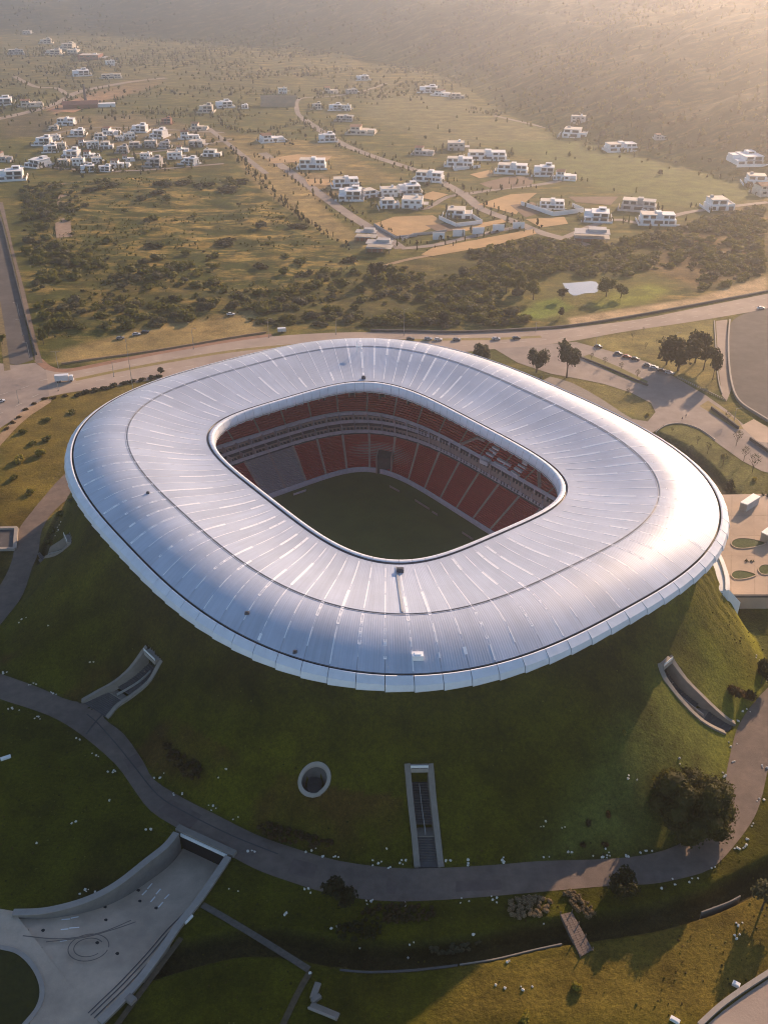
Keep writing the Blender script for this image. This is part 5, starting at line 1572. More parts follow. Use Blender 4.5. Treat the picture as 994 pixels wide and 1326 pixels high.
def tri_mesh(name, V, F, m):
    me = bpy.data.meshes.new(name); V = np.asarray(V, np.float32); F = np.asarray(F, np.int32)
    me.vertices.add(len(V)); me.vertices.foreach_set('co', V.ravel())
    me.loops.add(len(F)*3); me.loops.foreach_set('vertex_index', F.ravel())
    me.polygons.add(len(F)); me.polygons.foreach_set('loop_start', np.arange(0, len(F)*3, 3, dtype=np.int32))
    me.update(calc_edges=True); me.materials.append(m); return me
def mass(name, pts, mats, sizes, lib=None):
    lib = lib or LOWB
    for mi, mname in enumerate(mats):
        VV, FF = [], []; b = 0
        for k in range(mi, len(pts), len(mats)):
            v, f = lib[int(rng.integers(0, 5))]; a = rng.random()*6.28; ca, sa = math.cos(a), math.sin(a)
            w, h = sizes(k); x, y, z = pts[k]
            VV.append(np.stack([x+(v[:,0]*ca-v[:,1]*sa)*w/2, y+(v[:,0]*sa+v[:,1]*ca)*w/2, z-.2+v[:,2]*h], 1))
            FF.append(f+b); b += len(v)
        if VV: obj(name, tri_mesh(name, np.concatenate(VV), np.concatenate(FF), M[mname]), kind='stuff')
n = 6500; P = np.array(WILD[0]); X = P[:,0].min()+np.ptp(P[:,0])*rng.random(n); Y = P[:,1].min()+np.ptp(P[:,1])*rng.random(n)
ok = (sdist(WILD[0], X, Y) < -3) & (rng.random(n) < sstep(-.35, .35, fbm(X*.014, Y*.03, 4, 93))*.8+.08*(sdist(DEN, X, Y) < 0))
X, Y = X[ok], Y[ok]; Z = base_height(X, Y)
mass('field_weeds', list(zip(X, Y, Z)), ('leaf_olive', 'leaf_green', 'leaf_olive'), lambda k: (1.6+3.2*rng.random()**1.5, .7+.9*rng.random()), FARB)
rest = [(cand[k][0], cand[k][1], ZZ[k]) for k in range(NI, len(cand))]
mass('scrub', rest, ('leaf_olive', 'leaf_green', 'leaf_grey', 'leaf_olive'), lambda k: bsize())
# trees and scrub of the far plain, the town's gardens and the hills
pts = []
n = 26000; X = -750+1700*rng.random(n); Y = 780+1500*rng.random(n)
ok = np.ones(n, bool)
hd = sdist(HILL_POLY, X, Y)
TOWN = [GP(p) for p in ([(0,150),(60,145),(330,170),(330,225),(60,235),(0,235)], [(270,165),(560,120),(760,230),(900,270),(760,315),(560,335),(470,330)], [(560,130),(742,190),(994,250),(994,262),(880,270),(680,205)], [(60,142),(215,100),(215,106),(120,136)])]
p_ = np.full(n, .55)
for q, poly in enumerate(TOWN): p_ = np.where(sdist(poly, X, Y) < 0, (.22, .13, .03, .02)[q], p_)
p_ = p_*(.12+1.3*sstep(-.1, .22, fbm(X*.008, Y*.012, 4, 95)))
ok = (rng.random(n) < p_) & (np.abs(X) < Y*.5) & (sdist(WILD[0], X, Y) > 5) & (sdist(WILD[1], X, Y) > 5)
X, Y = X[ok], Y[ok]; Z = base_height(X, Y)
mass('far_scrub', list(zip(X, Y, Z)), ('leaf_dark', 'leaf_green', 'leaf_olive'), lambda k: (4+8*rng.random()**2, 2+2.4*rng.random()), FARB)
n = 17000; X = -1400+3000*rng.random(n); Y = 850+2600*rng.random(n)**1.4
ok = ((sdist(HILL_POLY, X, Y) < -15) | (sdist(WEST_POLY, X, Y) < 0)) & (np.abs(X) < Y*.46) & (rng.random(n) < sstep(-.5, .3, fbm(X*.008, Y*.006, 3, 97)))
X, Y = X[ok], Y[ok]; Z = base_height(X, Y)
mass('hill_forest', list(zip(X, Y, Z)), ('leaf_olive', 'leaf_dark', 'leaf_grey'), lambda k: (7+10*rng.random(), 2.5+2.5*rng.random()), FARB)

# ------------------------------------------------------------------ houses: three builds, copied and turned
def house_proto(kind, wall):
    """a flat-roofed house about 16 m wide with its parts; its front looks towards -y"""
    r = empty('house', (0, 0, -500))
    W = M[wall]
    def pt(name, m, *boxes):
        mb = MB()
        for b in boxes: mb.box(*b)
        return mb.build(name, m, r)
    def windows(spots):
        for (x0, x1, y, z0, z1) in spots:
            fr = MB(); fr.box(x0-.12, x1+.12, y-.10, y+.05, z0-.12, z1+.12); f = fr.build('window', M['house_grey'], r)
            p = MB(); p.box(x0, x1, y-.14, y-.02, z0, z1); p.build('pane', M['glass'], f)
    if kind == 0:
        pt('wall', W, (-8,8,-5,6,-1,3.3)); pt('upper_wall', W, (-7.2,3.6,-3.9,5.4,3.302,6.5))
        pt('roof', M['house_cream'], (-7.35,3.75,-4.1,5.55,6.502,6.85)); pt('terrace', M['house_cream'], (3.9,7.8,-4.7,5.7,3.302,3.6))
        pt('parapet', W, (3.62,8,-5,-4.72,3.302,4.3), (7.72,8,-4.7,6,3.302,4.3)); pt('roof_tank', M['house_grey'], (-5.5,-3.7,1.8,3.6,6.852,8.1))
        pt('garage_door', M['metal_dark'], (4.2,7.2,-5.08,-4.95,-.2,2.6)); pt('garden_wall', W, (-10.5,-10.2,-9,7,-1,1.6))
        windows([(-6.5,-3.2,-3.9,4.0,6.0), (-1.6,2.4,-3.9,3.9,6.0), (-6.8,-4.6,-5,.6,2.6), (-2.6,1.8,-5,.2,2.7)])
    elif kind == 1:
        pt('wall', W, (-7,7,-6,6,-1,3.2)); pt('upper_wall', W, (-2.6,7.2,-5.2,5.2,3.202,6.3), (-6.9,-2.62,0,5.4,3.202,5.9))
        pt('roof', W, (-2.9,7.5,-5.5,5.5,6.302,6.6)); pt('roof_room', W, (1.2,5.6,.5,4.6,6.602,8.6)); pt('balcony', M['house_grey'], (-2.7,7.1,-6.5,-5.22,3.0,3.35))
        pt('garage_door', M['metal_dark'], (-6.2,-3.2,-6.08,-5.95,-.2,2.5)); pt('garden_wall', W, (-9,9,-9.3,-9,-1,1.5), (9,9.3,-9.3,7,-1,1.9))
        windows([(-1.6,1.6,-5.2,3.9,5.9), (2.8,6.4,-5.2,3.6,5.9), (-1.8,1.2,-6,.4,2.6), (2.4,6.2,-6,.3,2.7), (2,4.8,.5,7,8.2)])
    elif kind == 3:
        pt('wall', W, (-6,6,-5.5,5.5,-1,6.1)); pt('roof', M['house_cream'], (-5.8,5.8,-5.3,5.3,6.102,6.25)); pt('parapet', W, (-6.05,6.05,-5.55,-5.35,6.102,6.7), (-6.05,-5.85,-5.34,5.55,6.102,6.7), (5.85,6.05,-5.34,5.55,6.102,6.7))
        pt('carport', M['house_grey'], (6.002,9.6,-4.5,2.5,2.6,2.85), (9.3,9.6,-4.5,-4.2,-1,2.598)); pt('roof_tank', M['house_white'], (1.5,3.2,1,2.7,6.252,7.9))
        windows([(-4.6,-2.6,-5.5,3.9,5.3), (-.9,1.1,-5.5,3.9,5.3), (2.8,4.6,-5.5,3.9,5.3), (-4.4,-1.8,-5.5,.6,2.3)])
        pt('door', M['wood'], (1.2,2.4,-5.58,-5.45,-.6,2.1))
    elif kind == 4:
        pt('wall', W, (-7,4,-4.5,4.5,-1,3.4)); pt('upper_wall', W, (-6.5,-.5,-3.8,4.2,3.402,6.2)); pt('side_wing', W, (4.002,8.5,-1.5,4.2,-1,3.0))
        mb = MB(); mb.add([(-6.9,-4.2,6.1),(-.1,-4.2,6.1),(-.1,.2,7.7),(-6.9,.2,7.7),(-6.9,4.6,6.1),(-.1,4.6,6.1)], [(0,1,2,3),(3,2,5,4),(0,3,4),(1,5,2)]); mb.build('tiled_roof', M['roof_tile'], r)
        pt('yard_wall', W, (-8.6,9.2,-8.2,-7.9,-1,1.2), (8.9,9.2,-7.898,4.4,-1,1.6), (-8.9,-8.6,-8.2,4.4,-1,1.6))
        windows([(-5.4,-3.4,-3.8,4.2,5.6), (-2.6,-1.2,-3.8,4.2,5.6), (-5.6,-3.2,-4.5,.8,2.4), (.6,2.8,-4.5,.8,2.4)])
        pt('door', M['wood'], (-1.6,-.4,-4.58,-4.45,-.6,2.1))
    else:
        pt('wall', W, (-11,11,-5,5.5,-1,3.4)); pt('upper_wall', W, (-10.4,-1.2,-4.2,5,3.402,6.4), (2.4,10.2,-3.2,5.2,3.402,6.2))
        pt('roof', M['house_cream'], (-10.6,-1,-4.4,5.2,6.402,6.7)); pt('wing_roof', W, (2.2,10.4,-3.5,5.4,6.202,6.5)); pt('stair_tower', W, (-1.15,2.35,-.5,4.8,3.402,7.6))
        pt('garage_door', M['metal_dark'], (6.5,9.8,-5.08,-4.95,-.2,2.6)); pt('garden_wall', W, (-12.6,12.6,-8.6,-8.3,-1,1.5), (-12.9,-12.6,-8.6,6,-1,1.9))
        windows([(-9.6,-6.6,-4.2,4,6), (-5,-2,-4.2,4,6), (3.4,6,-3.2,4,5.8), (7,9.6,-3.2,4,5.8), (-9.4,-5,-5,.4,2.8), (-2.6,2.6,-5,.3,2.8), (3.8,5.6,-5,.3,2.7)])
    return r
M['roof_tile'] = mat('clay_tiles', (.30,.15,.09), .85, var=.2, scale=.6)
PROTO = {(k, w): None for k in range(3) for w in ('house_white', 'house_cream', 'house_grey')}
used_proto = {}
def house(px, py, wpx, kind, wall, rz, lab, grp, hk=1.0):
    x, y, z = hit(px, py)
    dist = math.sqrt(x*x+y*y+CAMH**2); wm = wpx*dist/FPX; hn_ = len([o for o in COL.objects if o.name.split('.')[0] == 'house']); kind = kind if wpx > 30 or hn_ % 5 in (0, 3) else (3, 1, 4)[hn_ % 3]; rz += rng.normal()*.16
    if (kind, wall) not in used_proto:
        r = house_proto(kind, wall); used_proto[(kind, wall)] = r
    else: r = copy_tree(used_proto[(kind, wall)])
    r.location = (x, y, z); r.rotation_euler = (0, 0, rz)
    s = wm/(18, 16, 24, 15, 16)[kind]
    s *= .97
    r.scale = (s*(.9+.2*rng.random()), s*(.8+.4*rng.random()), max(.6, min(1.05, s))*hk*(.8+.35*rng.random()))
    return tag(r, lab, 'house', grp)
GV, GM, GR, GN = 'houses of the left village', 'houses of the middle town', 'houses along the right lawns', 'far houses below the hills'
HS = [
 (87,161,23,2,'house_white',0,'large plain white house at the top left of the left village',GV),
 (2,135,26,2,'house_white',.3,'pale house cut by the left edge beside the highway bridge',GN), (40,136,24,1,'house_cream',.3,'low cream house below the far highway',GN),
 (101,175,18,1,'house_white',.1,'white house just below the large plain one',GV), (57,187,19,0,'house_white',.1,'white house second from the left end of the village',GV),
 (66,196,17,1,'house_white',.1,'white house tucked behind the leftmost big house',GV), (80,193,15,0,'house_cream',.1,'small tan house in the left village',GV),
 (50,214,27,2,'house_white',-.2,'big white house at the lower left corner of the village',GV), (93,205,21,1,'house_white',.1,'white house in the middle of the front row',GV),
 (103,214,18,0,'house_white',.05,'white house at the front of the middle row',GV), (114,221,18,1,'house_white',.05,'low white house nearest the dry field',GV),
 (118,203,19,0,'house_white',.1,'white house right of the village centre',GV), (121,191,17,1,'house_white',.1,'white house in the village centre',GV),
 (131,180,17,0,'house_white',.1,'white house above the village centre',GV), (144,173,21,1,'house_white',.05,'bright white house at the top of the village centre',GV),
 (139,192,18,0,'house_white',.1,'white house right of the crowded village centre',GV), (136,221,17,1,'house_white',.05,'small white house in the right front row',GV),
 (155,215,21,2,'house_white',.05,'wide white house in the right front row',GV), (181,170,22,1,'house_white',-.1,'white house alone at the top right of the village',GV),
 (206,177,21,0,'house_white',-.2,'white house with dark windows right of the lone one',GV), (177,191,18,0,'house_grey',.2,'grey house in the right half of the village',GV),
 (196,190,16,1,'house_grey',.2,'grey house with a pitched look beside another grey one',GV), (159,197,16,0,'house_grey',.1,'pale grey house between the village halves',GV),
 (200,214,22,1,'house_grey',.05,'grey white house at the left of the last front group',GV), (227,205,22,0,'house_white',-.1,'white house at the top of the last front group',GV),
 (246,212,20,1,'house_white',-.15,'white house nearest the field in the last front group',GV), (245,179,22,2,'house_white',.0,'long pale house at the right end of the village',GV),
 (256,189,20,0,'house_grey',.0,'pale block below the long house at the village end',GV), (275,202,23,0,'house_white',.0,'white house with a walled yard at the village end',GV),
 (258,167,22,2,'house_cream',.0,'pinkish long house above the village end',GV), (216,160,14,1,'brick_red',.0,'small red walled house above the village',GV),
 (15,231,30,2,'house_white',.15,'low white building by the avenue at the left edge',GV), (5,208,22,1,'house_grey',.0,'tall grey building cut by the left edge',GV),
 (267,145,18,1,'house_cream',0,'cream house left of the upper pair',GN), (290,138,22,0,'house_white',0,'white house of the upper pair on the slope',GN), (316,140,10,1,'house_white',0,'tiny white house right of the upper pair',GN),
 (366,121,14,1,'house_white',.1,'white house above the bare earth bank',GN), (410,141,14,0,'house_cream',.1,'cream house right of the bare earth bank',GN), (434,142,16,1,'house_white',.1,'white house in the hillside hamlet',GN),
 (448,143,13,0,'house_white',.1,'small white house at the right of the hillside hamlet',GN), (469,103,15,1,'house_white',.1,'white house highest in the centre',GN), (428,120,18,2,'house_cream',.1,'long cream house behind the hamlet',GN),
 (455,121,16,1,'house_grey',.1,'grey house behind the hamlet',GN),(447,156,24,2,'house_grey',.1,'long grey house below the hamlet',GN),
 (351,182,28,2,'house_white',.0,'long white house on the straw field by the boulevard',GM), (423,182,20,1,'house_white',.0,'pale house beside the boulevard trees',GM),
 (405,217,40,2,'house_white',.0,'large white house alone on the tan ground',GM), (468,172,30,2,'house_cream',.1,'pale low house right of the boulevard',GM),
 (448,241,34,2,'house_white',.0,'white house behind the left terrace block',GM), (453,256,30,1,'house_white',.05,'left end house of the central white terrace',GM),
 (479,254,27,0,'house_white',.05,'second house of the central white terrace',GM), (504,253,27,1,'house_white',.05,'third house of the central white terrace',GM),
 (529,249,28,0,'house_white',.05,'right end house of the central white terrace',GM), (504,268,27,0,'house_white',.05,'left house of the terrace front row',GM),
 (534,267,30,1,'house_white',.05,'right house of the terrace front row',GM), (556,233,40,2,'house_white',-.1,'wide white house above the terrace',GM),
 (548,199,26,1,'house_grey',-.1,'grey white house by the upper boulevard',GM), (590,193,24,0,'house_grey',-.1,'grey house behind the long white ones',GM),
 (595,214,38,2,'house_white',-.05,'white house with a long garden wall',GM), (630,205,48,2,'house_white',-.15,'longest white house at the edge of the green lawn',GM),
 (663,223,42,2,'house_white',-.1,'white house with a dark glazed front by the lawn',GM), (703,226,30,0,'house_white',-.2,'white house at the right of the lawn edge row',GM),
 (731,231,26,1,'house_white',-.2,'last white house of the lawn edge row',GM), (594,280,36,0,'house_white',-.15,'white house in a square walled yard',GM),
 (714,268,36,2,'house_white',-.3,'white house on a walled platform',GM), (771,283,34,1,'house_white',-.2,'white house below the walled platform',GM),
 (826,271,42,2,'house_grey',-.3,'pale blue grey house right of the platform',GM), (850,288,50,2,'house_white',-.1,'biggest white house at the right end of the town',GM),
 (744,176,31,0,'house_white',-.1,'white house high on the hill foot',GR), (748,158,20,1,'house_grey',-.1,'hazy house above the hill foot house',GR), (803,194,38,2,'house_white',.1,'wide white house on the hill foot road',GR),
 (854,179,15,1,'house_grey',.0,'small hazy house on the hillside',GR), (963,209,38,1,'house_white',.15,'white house with a steep drive at the right',GR), (981,238,36,0,'house_white',.1,'white house near the right edge',GR),
 (992,250,30,1,'house_cream',.1,'pale house cut by the right edge',GR), (930,270,36,0,'house_white',.1,'white house standing alone below the right lawn',GR),
 (554,119,22,1,'house_white',-.1,'white house at the left of the hazy hill row',GN), (574,123,22,2,'house_white',-.1,'long white house of the hazy hill row',GN), (592,127,18,0,'house_grey',-.1,'grey house at the right of the hazy hill row',GN),
 (88,62,16,2,'house_cream',.1,'cream house far at the top left',GN), (60,56,14,1,'house_cream',.1,'cream roofed house farthest left',GN), (36,44,12,1,'house_grey',0,'tiny house at the foot of the dark mountain',GN),
 (105,97,22,2,'house_white',.3,'bright low house left of the far road bend',GN), (145,101,24,2,'house_cream',.25,'bright low house right of the far road bend',GN), (143,84,12,1,'house_white',.3,'small bright house above the far road bend',GN),
 (72,181,14,3,'house_white',.1,'small white house behind the tan one at the top of the left village',GV), (110,187,14,3,'house_white',.1,'small white house left of the village centre',GV), (126,211,15,3,'house_white',.1,'small white house between the middle and front rows of the village',GV),
 (84,213,14,3,'house_cream',.1,'small cream house between the corner house and the front middle',GV), (166,208,15,3,'house_white',.1,'small white house right of the wide front house',GV), (168,180,14,3,'house_white',.1,'small white house left of the grey pair',GV),
 (214,191,15,3,'house_grey',.1,'small grey house between the grey pair and the last group',GV), (236,195,15,3,'house_white',.1,'small white house behind the last front group',GV), (190,205,14,3,'house_white',.1,'small white house at the left tip of the last group',GV),
 (70,168,13,3,'house_cream',.1,'small cream house left of the large plain one',GV), (155,182,13,3,'house_white',.1,'small white house right of the bright top house',GV),
 (118,76,28,2,'brick_red',.0,'large red brick building on the far plain',GN), (70,70,18,1,'house_cream',.1,'cream house in the far left hamlet',GN), (22,70,20,2,'house_grey',.2,'grey shed in the far left hamlet',GN),
 (96,70,14,0,'house_cream',.1,'small cream house beside the red brick building',GN),
]
for a in HS: house(*a)
# unfinished grey houses
def shell_house(px, py, wpx, lab):
    x, y, z = hit(px, py); w = wpx*math.sqrt(x*x+y*y+CAMH**2)/FPX
    e = empty('unfinished_house', (x, y, z), -.15, lab, 'house')
    for lv in range(2):
        mb = MB(); mb.box(-w/2, w/2, -w*.3, w*.3, lv*3.2+2.9, lv*3.2+3.2); mb.build('floor_slab', M['house_grey'], e)
    for i in range(5):
        for j in (-1, 1):
            mb = MB(); mb.box(-w/2+i*w/4.4, -w/2+i*w/4.4+.5, j*w*.27-.25, j*w*.27+.25, -.5, 2.9); mb.build('column', M['concrete'], e)
    mb = MB(); mb.box(-w*.45, w*.1, -w*.2, w*.25, -.4, 2.85); mb.build('brick_infill', M['brick_red'], e)
    mb = MB(); mb.box(-w*.1, w*.4, -w*.1, w*.25, 6.41, 8.2); mb.build('roof_room', M['house_grey'], e)
shell_house(765, 311, 42, 'grey unfinished house at the corner of the scrub valley')
shell_house(491, 325, 32, 'brown unfinished house at the bottom of the town street')
shell_house(474, 311, 26, 'long unfinished block beside the town street')
# walled yards and white fence panels
def yard(px, lab, h=2.2, m='house_white'):
    P = GP(px); c = np.mean(P, 0); e = empty('yard_wall', (float(c[0]), float(c[1]), 0), 0, lab, 'wall')
    for i in range(len(P)-1):
        a, b = np.array(P[i])-c, np.array(P[i+1])-c
        d = (b-a)/np.hypot(*(b-a)); a, b = a+d*.16, b-d*.16
        mb = MB(); sweep(mb, [tuple(a), tuple((a+b)/2), tuple(b)], .3, -.4, h); mb.build('wall_section', M[m], e)
yard([(568,284),(590,294),(624,290),(610,281)], 'white wall round the square yard', 3.0)
yard([(674,266),(716,280),(755,275),(740,268)], 'white retaining wall of the platform house', 3.4)
yard([(586,218),(588,221),(622,217)], 'long white garden wall below the lawn edge houses', 2.6)
yard([(808,265),(836,276),(842,273)], 'pale wall beside the grey house at the right of town', 2.4)
yard([(520,312),(535,305),(560,303),(578,300)], 'long low wall round the front dry parcel', 1.8, 'house_grey')
yard([(484,292),(512,309),(540,306)], 'dark low wall at the corner of the front dry parcel', 1.8, 'house_grey')
for i, (px, py, lab) in enumerate(((568,310,'leftmost of the row below the square yard'),(594,306,'second in the row below the square yard'),(619,303,'middle one of the row below the square yard'),(645,299,'fourth in the row below the square yard'),(671,296,'rightmost of the row near the street bend'))):
    x, y, z = G(px, py); mb = MB(); mb.box(-4.2, 4.2, -.2, .2, -.4, 4.6); mb.box(-4.3, 4.3, -.26, .26, 4.602, 4.8); mb.box(-4.5, -4.21, -.3, .3, -.4, 5.0)
    o = mb.build('fence_panel', M['house_white'], None, loc=(x, y, z), rz=.12); tag(o, 'white boundary panel '+lab, 'wall')
# brick shed with chimney and the earth bank
x, y, z = hit(108, 139); e = empty('brick_works', (x, y, z), .25, 'long red roofed shed with a tall chimney by the far highway', 'building')
mb = MB(); mb.box(-24, 18, -8, 8, -1, 4.5); mb.build('shed_wall', M['brick_red'], e)
mb = MB(); mb.add([(-25,-9,4.4),(19,-9,4.4),(19,0,8),(-25,0,8),(-25,9,4.4),(19,9,4.4)], [(0,1,2,3),(3,2,5,4)]); mb.build('roof', M['brick_red'], e)
mb = MB(); mb.tube((4,10,0), (4,10,26), 1.9, 1.4, 10); mb.build('chimney', M['dark_concrete'], e)
mb = MB(); mb.box(18.2, 40, -5, 6, -1, 4); mb.build('annex', M['house_white'], e)
x, y, z = hit(360, 138); v = []
for i in range(9):
    for j in range(5):
        t = j/4; v.append((-23+46*i/8+1.2*math.sin(i*2.1+j), -2+14*t, z*0+13*t**.7*(1-.05*((i*3+j) % 3))-.5))
f = [(i*5+j, i*5+5+j, i*5+6+j, i*5+j+1) for i in range(8) for j in range(4)]
f += [(i*5+4, i*5+9, 45+i+1, 45+i) for i in range(8)]
v += [(-23+46*i/8, 22, 6) for i in range(9)]
o = obj('earth_bank', mesh('earth_bank', v, f, M['dirt']), None, (x, y, z), 0); tag(o, 'bare orange earth bank cut into the slope behind the town', 'earth bank')

# ------------------------------------------------------------------ cars, lorry, lamps, people
car_paint = {n: mat('car_'+n, c, .35, metal=.1, var=.04, spec=.5) for n, c in (('white', (.72,.72,.72)), ('black', (.03,.03,.035)), ('silver', (.45,.46,.48)), ('red', (.30,.04,.03)), ('grey', (.16,.17,.18)))}
M['tyre'] = mat('tyre', (.02,.02,.02), .9, var=.1)
def car_proto(paint):
    r = empty('car', (0, 0, -500))
    prof = [(-2.2,.35),(-2.25,.75),(-2.1,.95),(-1.3,1.0),(1.0,.98),(2.1,.85),(2.22,.6),(2.2,.35)]
    cab = [(-1.75,.99),(-1.35,1.42),(.25,1.45),(1.05,.985)]
    def ext(P, w0, w1, m, name):
        n = len(P); v = [(x, -w0, z) for x, z in P]+[(x, w0, z) for x, z in P]
        if name == 'cabin':
            v = [(x, -(w0 if z < 1.2 else w1), z) for x, z in P]+[(x, (w0 if z < 1.2 else w1), z) for x, z in P]
        f = [tuple(range(n)), tuple(range(2*n-1, n-1, -1))]+[(i, n+i, n+(i+1) % n, (i+1) % n) for i in range(n)]
        return obj(name, mesh(name, v, f, m), r)
    ext(prof, .88, .88, car_paint[paint], 'body'); ext(cab, .80, .66, M['glass'], 'cabin')
    mb = MB(); mb.box(-1.3, .22, -.64, .64, 1.452, 1.50); mb.build('roof', car_paint[paint], r)
    for x in (-1.35, 1.35):
        for s in (-1, 1):
            mb = MB(); mb.tube((x, s*.72, .33), (x, s*.92, .33), .33, .33, 10); mb.build('wheel', M['tyre'], r)
    for s in (-.6, .6):
        mb = MB(); mb.box(2.16, 2.25, s-.18, s+.18, .62, .76); mb.build('headlight', M['white_paint'], r)
    return r
cars = {}
def car(px, py, rz, paint, lab, grp='cars on the roads'):
    x, y, z = hit(px, py)
    if paint not in cars: r = cars[paint] = car_proto(paint)
    else: r = copy_tree(cars[paint])
    r.location = (x, y, z+.06 if grp != 'cars parked in the field' else z+.02); r.rotation_euler = (0, 0, rz); tag(r, lab, 'car', grp)
for a in ((531,440,.02,'black','dark car at the left end of the highway queue'),(554,440,.02,'silver','silver car second in the highway queue'),(567,441,.02,'white','white car close behind the silver one'),
          (591,441,.02,'grey','grey car in the middle of the highway queue'),(642,440,.05,'silver','silver car right of the twin crowned tree'),(668,439,.05,'black','dark car ahead of the others near the junction'),
          (774,450,-.35,'black','black car entering the service road'),(800,459,-.4,'grey','grey car in the row by the dry lawn'),(811,463,-.4,'red','red car in the row by the dry lawn'),(822,466,-.4,'black','dark car third in the row by the dry lawn'),
          (846,477,-.4,'white','white car in the shade of the dark trees'),(856,481,-.4,'black','black car in the shade beside the white one'),(866,484,-.4,'silver','silver car at the end of the shaded row'),(838,474,-.4,'grey','grey car at the head of the shaded row'),
          (984,400,.2,'white','white car at the top corner of the parking lot'),(1,521,.6,'white','white car cut by the left edge at the crossroads')): car(*a)
for a in ((156,439,.3,'grey','grey car in the shade at the left of the field edge group'),(177,434,.3,'silver','silver car in the middle of the field edge group'),(188,431,.3,'black','dark car at the right of the field edge group'),(299,408,.2,'white','white car alone by the bushes of the field edge')):
    car(*a, grp='cars parked in the field')
x, y, z = hit(84, 494); e = empty('lorry', (x, y, z+.06), .18, 'white box lorry at the crossroads in front of the hedge', 'lorry')
mb = MB(); mb.box(-4.2, 2.2, -1.25, 1.25, .8, 3.6); mb.build('cargo_box', car_paint['white'], e)
mb = MB(); mb.box(2.5, 4.4, -1.15, 1.15, .5, 2.7); mb.box(2.7, 4.2, -1.0, 1.0, 2.702, 2.95); mb.build('cab', car_paint['white'], e)
mb = MB(); mb.box(4.38, 4.45, -1.0, 1.0, 1.6, 2.5); mb.build('windscreen', M['glass'], e)
mb = MB(); mb.box(-4.1, 4.2, -.5, .5, .45, .8); mb.build('chassis', M['metal_dark'], e)
for xx in (-3.2, -2.0, 3.3):
    for s in (-1, 1):
        mb = MB(); mb.tube((xx, s*.85, .48), (xx, s*1.18, .48), .48, .48, 10); mb.build('wheel', M['tyre'], e)
x, y, z = hit(365, 430); e = empty('site_trailer', (x, y, z), .2, 'small white trailer among dry brush at the highway edge', 'trailer')
mb = MB(); mb.box(-2.2, 2.2, -1, 1, .5, 2.4); mb.build('trailer_body', car_paint['white'], e)
for s in (-1, 1):
    mb = MB(); mb.tube((0, s*.8, .35), (0, s*1.1, .35), .35, .35, 9); mb.build('wheel', M['tyre'], e)
mb = MB(); mb.box(2.2, 3.6, -.08, .08, .5, .62); mb.build('drawbar', M['metal_dark'], e)
def lamp(bx, by, ty, lab, twin=False, arm=1):
    x, y, z = hit(bx, by); d = math.sqrt(x*x+y*y+CAMH**2); dep = math.asin(CAMH/d)
    h = (by-ty)*d/FPX/math.cos(dep)*1.0
    e = empty('street_lamp', (x, y, z), 0, lab, 'street lamp', None)
    mb = MB(); mb.tube((0,0,-.2), (0,0,h), .16, .09, 7); mb.build('pole', M['metal_grey'], e)
    mb = MB(); mb.box(-.25, .25, -.25, .25, -.2, .35); mb.build('base', M['concrete'], e)
    for s in ((-1, 1) if twin else (arm,)):
        mb = MB(); mb.tube((0,0,h-.15), (s*1.7,0,h+.15), .06, .05, 5); a_ = mb.build('arm', M['metal_grey'], e)
        mb = MB(); mb.box(min(s*1.5, s*2.3), max(s*1.5, s*2.3), -.16, .16, h+.1, h+.25); mb.build('lamp_head', M['pale_concrete'], e)
for a in ((173,508,444,'very tall thin lamp post in front of the left roof edge',True),(251,452,427,'lamp post behind the red kerb left of the roof'),(348,437,414,'lamp post on the dry lawn edge above the roof'),(435,433,413,'lamp post above the back rim of the roof'),
          (523,434,402,'tall faint lamp post right of the roof mast'),(693,430,418,'short lamp post at the junction by the pond lawn'),(76,477,457,'lamp post at the corner of the dry lawn',True),(76,506,494,'short lamp post beside the lorry'),
          (25,522,506,'lamp post on the dirt walk by the crossroads'),(39,463,445,'lamp post on the avenue pavement near the corner',False,-1),(30,435,416,'second lamp post up the avenue pavement',False,-1),(26,410,394,'third lamp post up the avenue pavement',False,-1),
          (148,488,470,'lamp post in the grass median left of the roof'),(770,455,437,'lamp post at the start of the planted strip'),(873,449,432,'lamp post on the dry lawn near the dark trees'),(949,548,530,'lamp post on the dry strip at the lot corner')): lamp(*a)
# long walls by the parking lot and road edges
def band(pts, th, h, lab, m='concrete', name='low_wall'):
    return wall_thing(name, pts, th, -.4, h, M[m], lab, 'wall', cop=False)
band([(944,416),(942,440),(943,475),(948,505),(958,523),(980,538),(1010,556)], .8, 1.3, 'long pale kerb wall along the left side of the parking lot', 'pale_concrete')
band([(924,416),(926,450),(929,490),(934,510)], .5, .6, 'thin pale kerb along the narrow parking lane', 'pale_concrete')
band([(750,463),(790,479),(838,500)], .6, 1.0, 'dark low wall along the foot of the planted strip', 'dark_concrete')
band([(920,530),(938,543),(955,556)], .7, 1.5, 'dark wall at the end of the dry strip', 'dark_concrete')
band([(970,570),(985,580),(1005,594)], .7, 1.5, 'dark wall near the right edge beyond the apron', 'dark_concrete')
band([(848,560),(862,551),(882,549),(905,556),(925,570)], .35, .45, 'curved pale kerb round the top of the right lawn', 'pale_concrete', 'kerb')
band([(480,429),(540,430),(600,431),(700,426),(760,420),(860,403),(994,378)], .9, 1.2, 'long dark wall behind the highway', 'dark_concrete')
band([(80,472),(120,466),(200,455),(300,438),(345,431)], .5, .9, 'long low wall edging the dry lawn', 'dirt')
band([(2,285),(16,340),(31,400),(48,460)], .5, 1.6, 'long wall along the avenue pavement', 'dark_concrete')
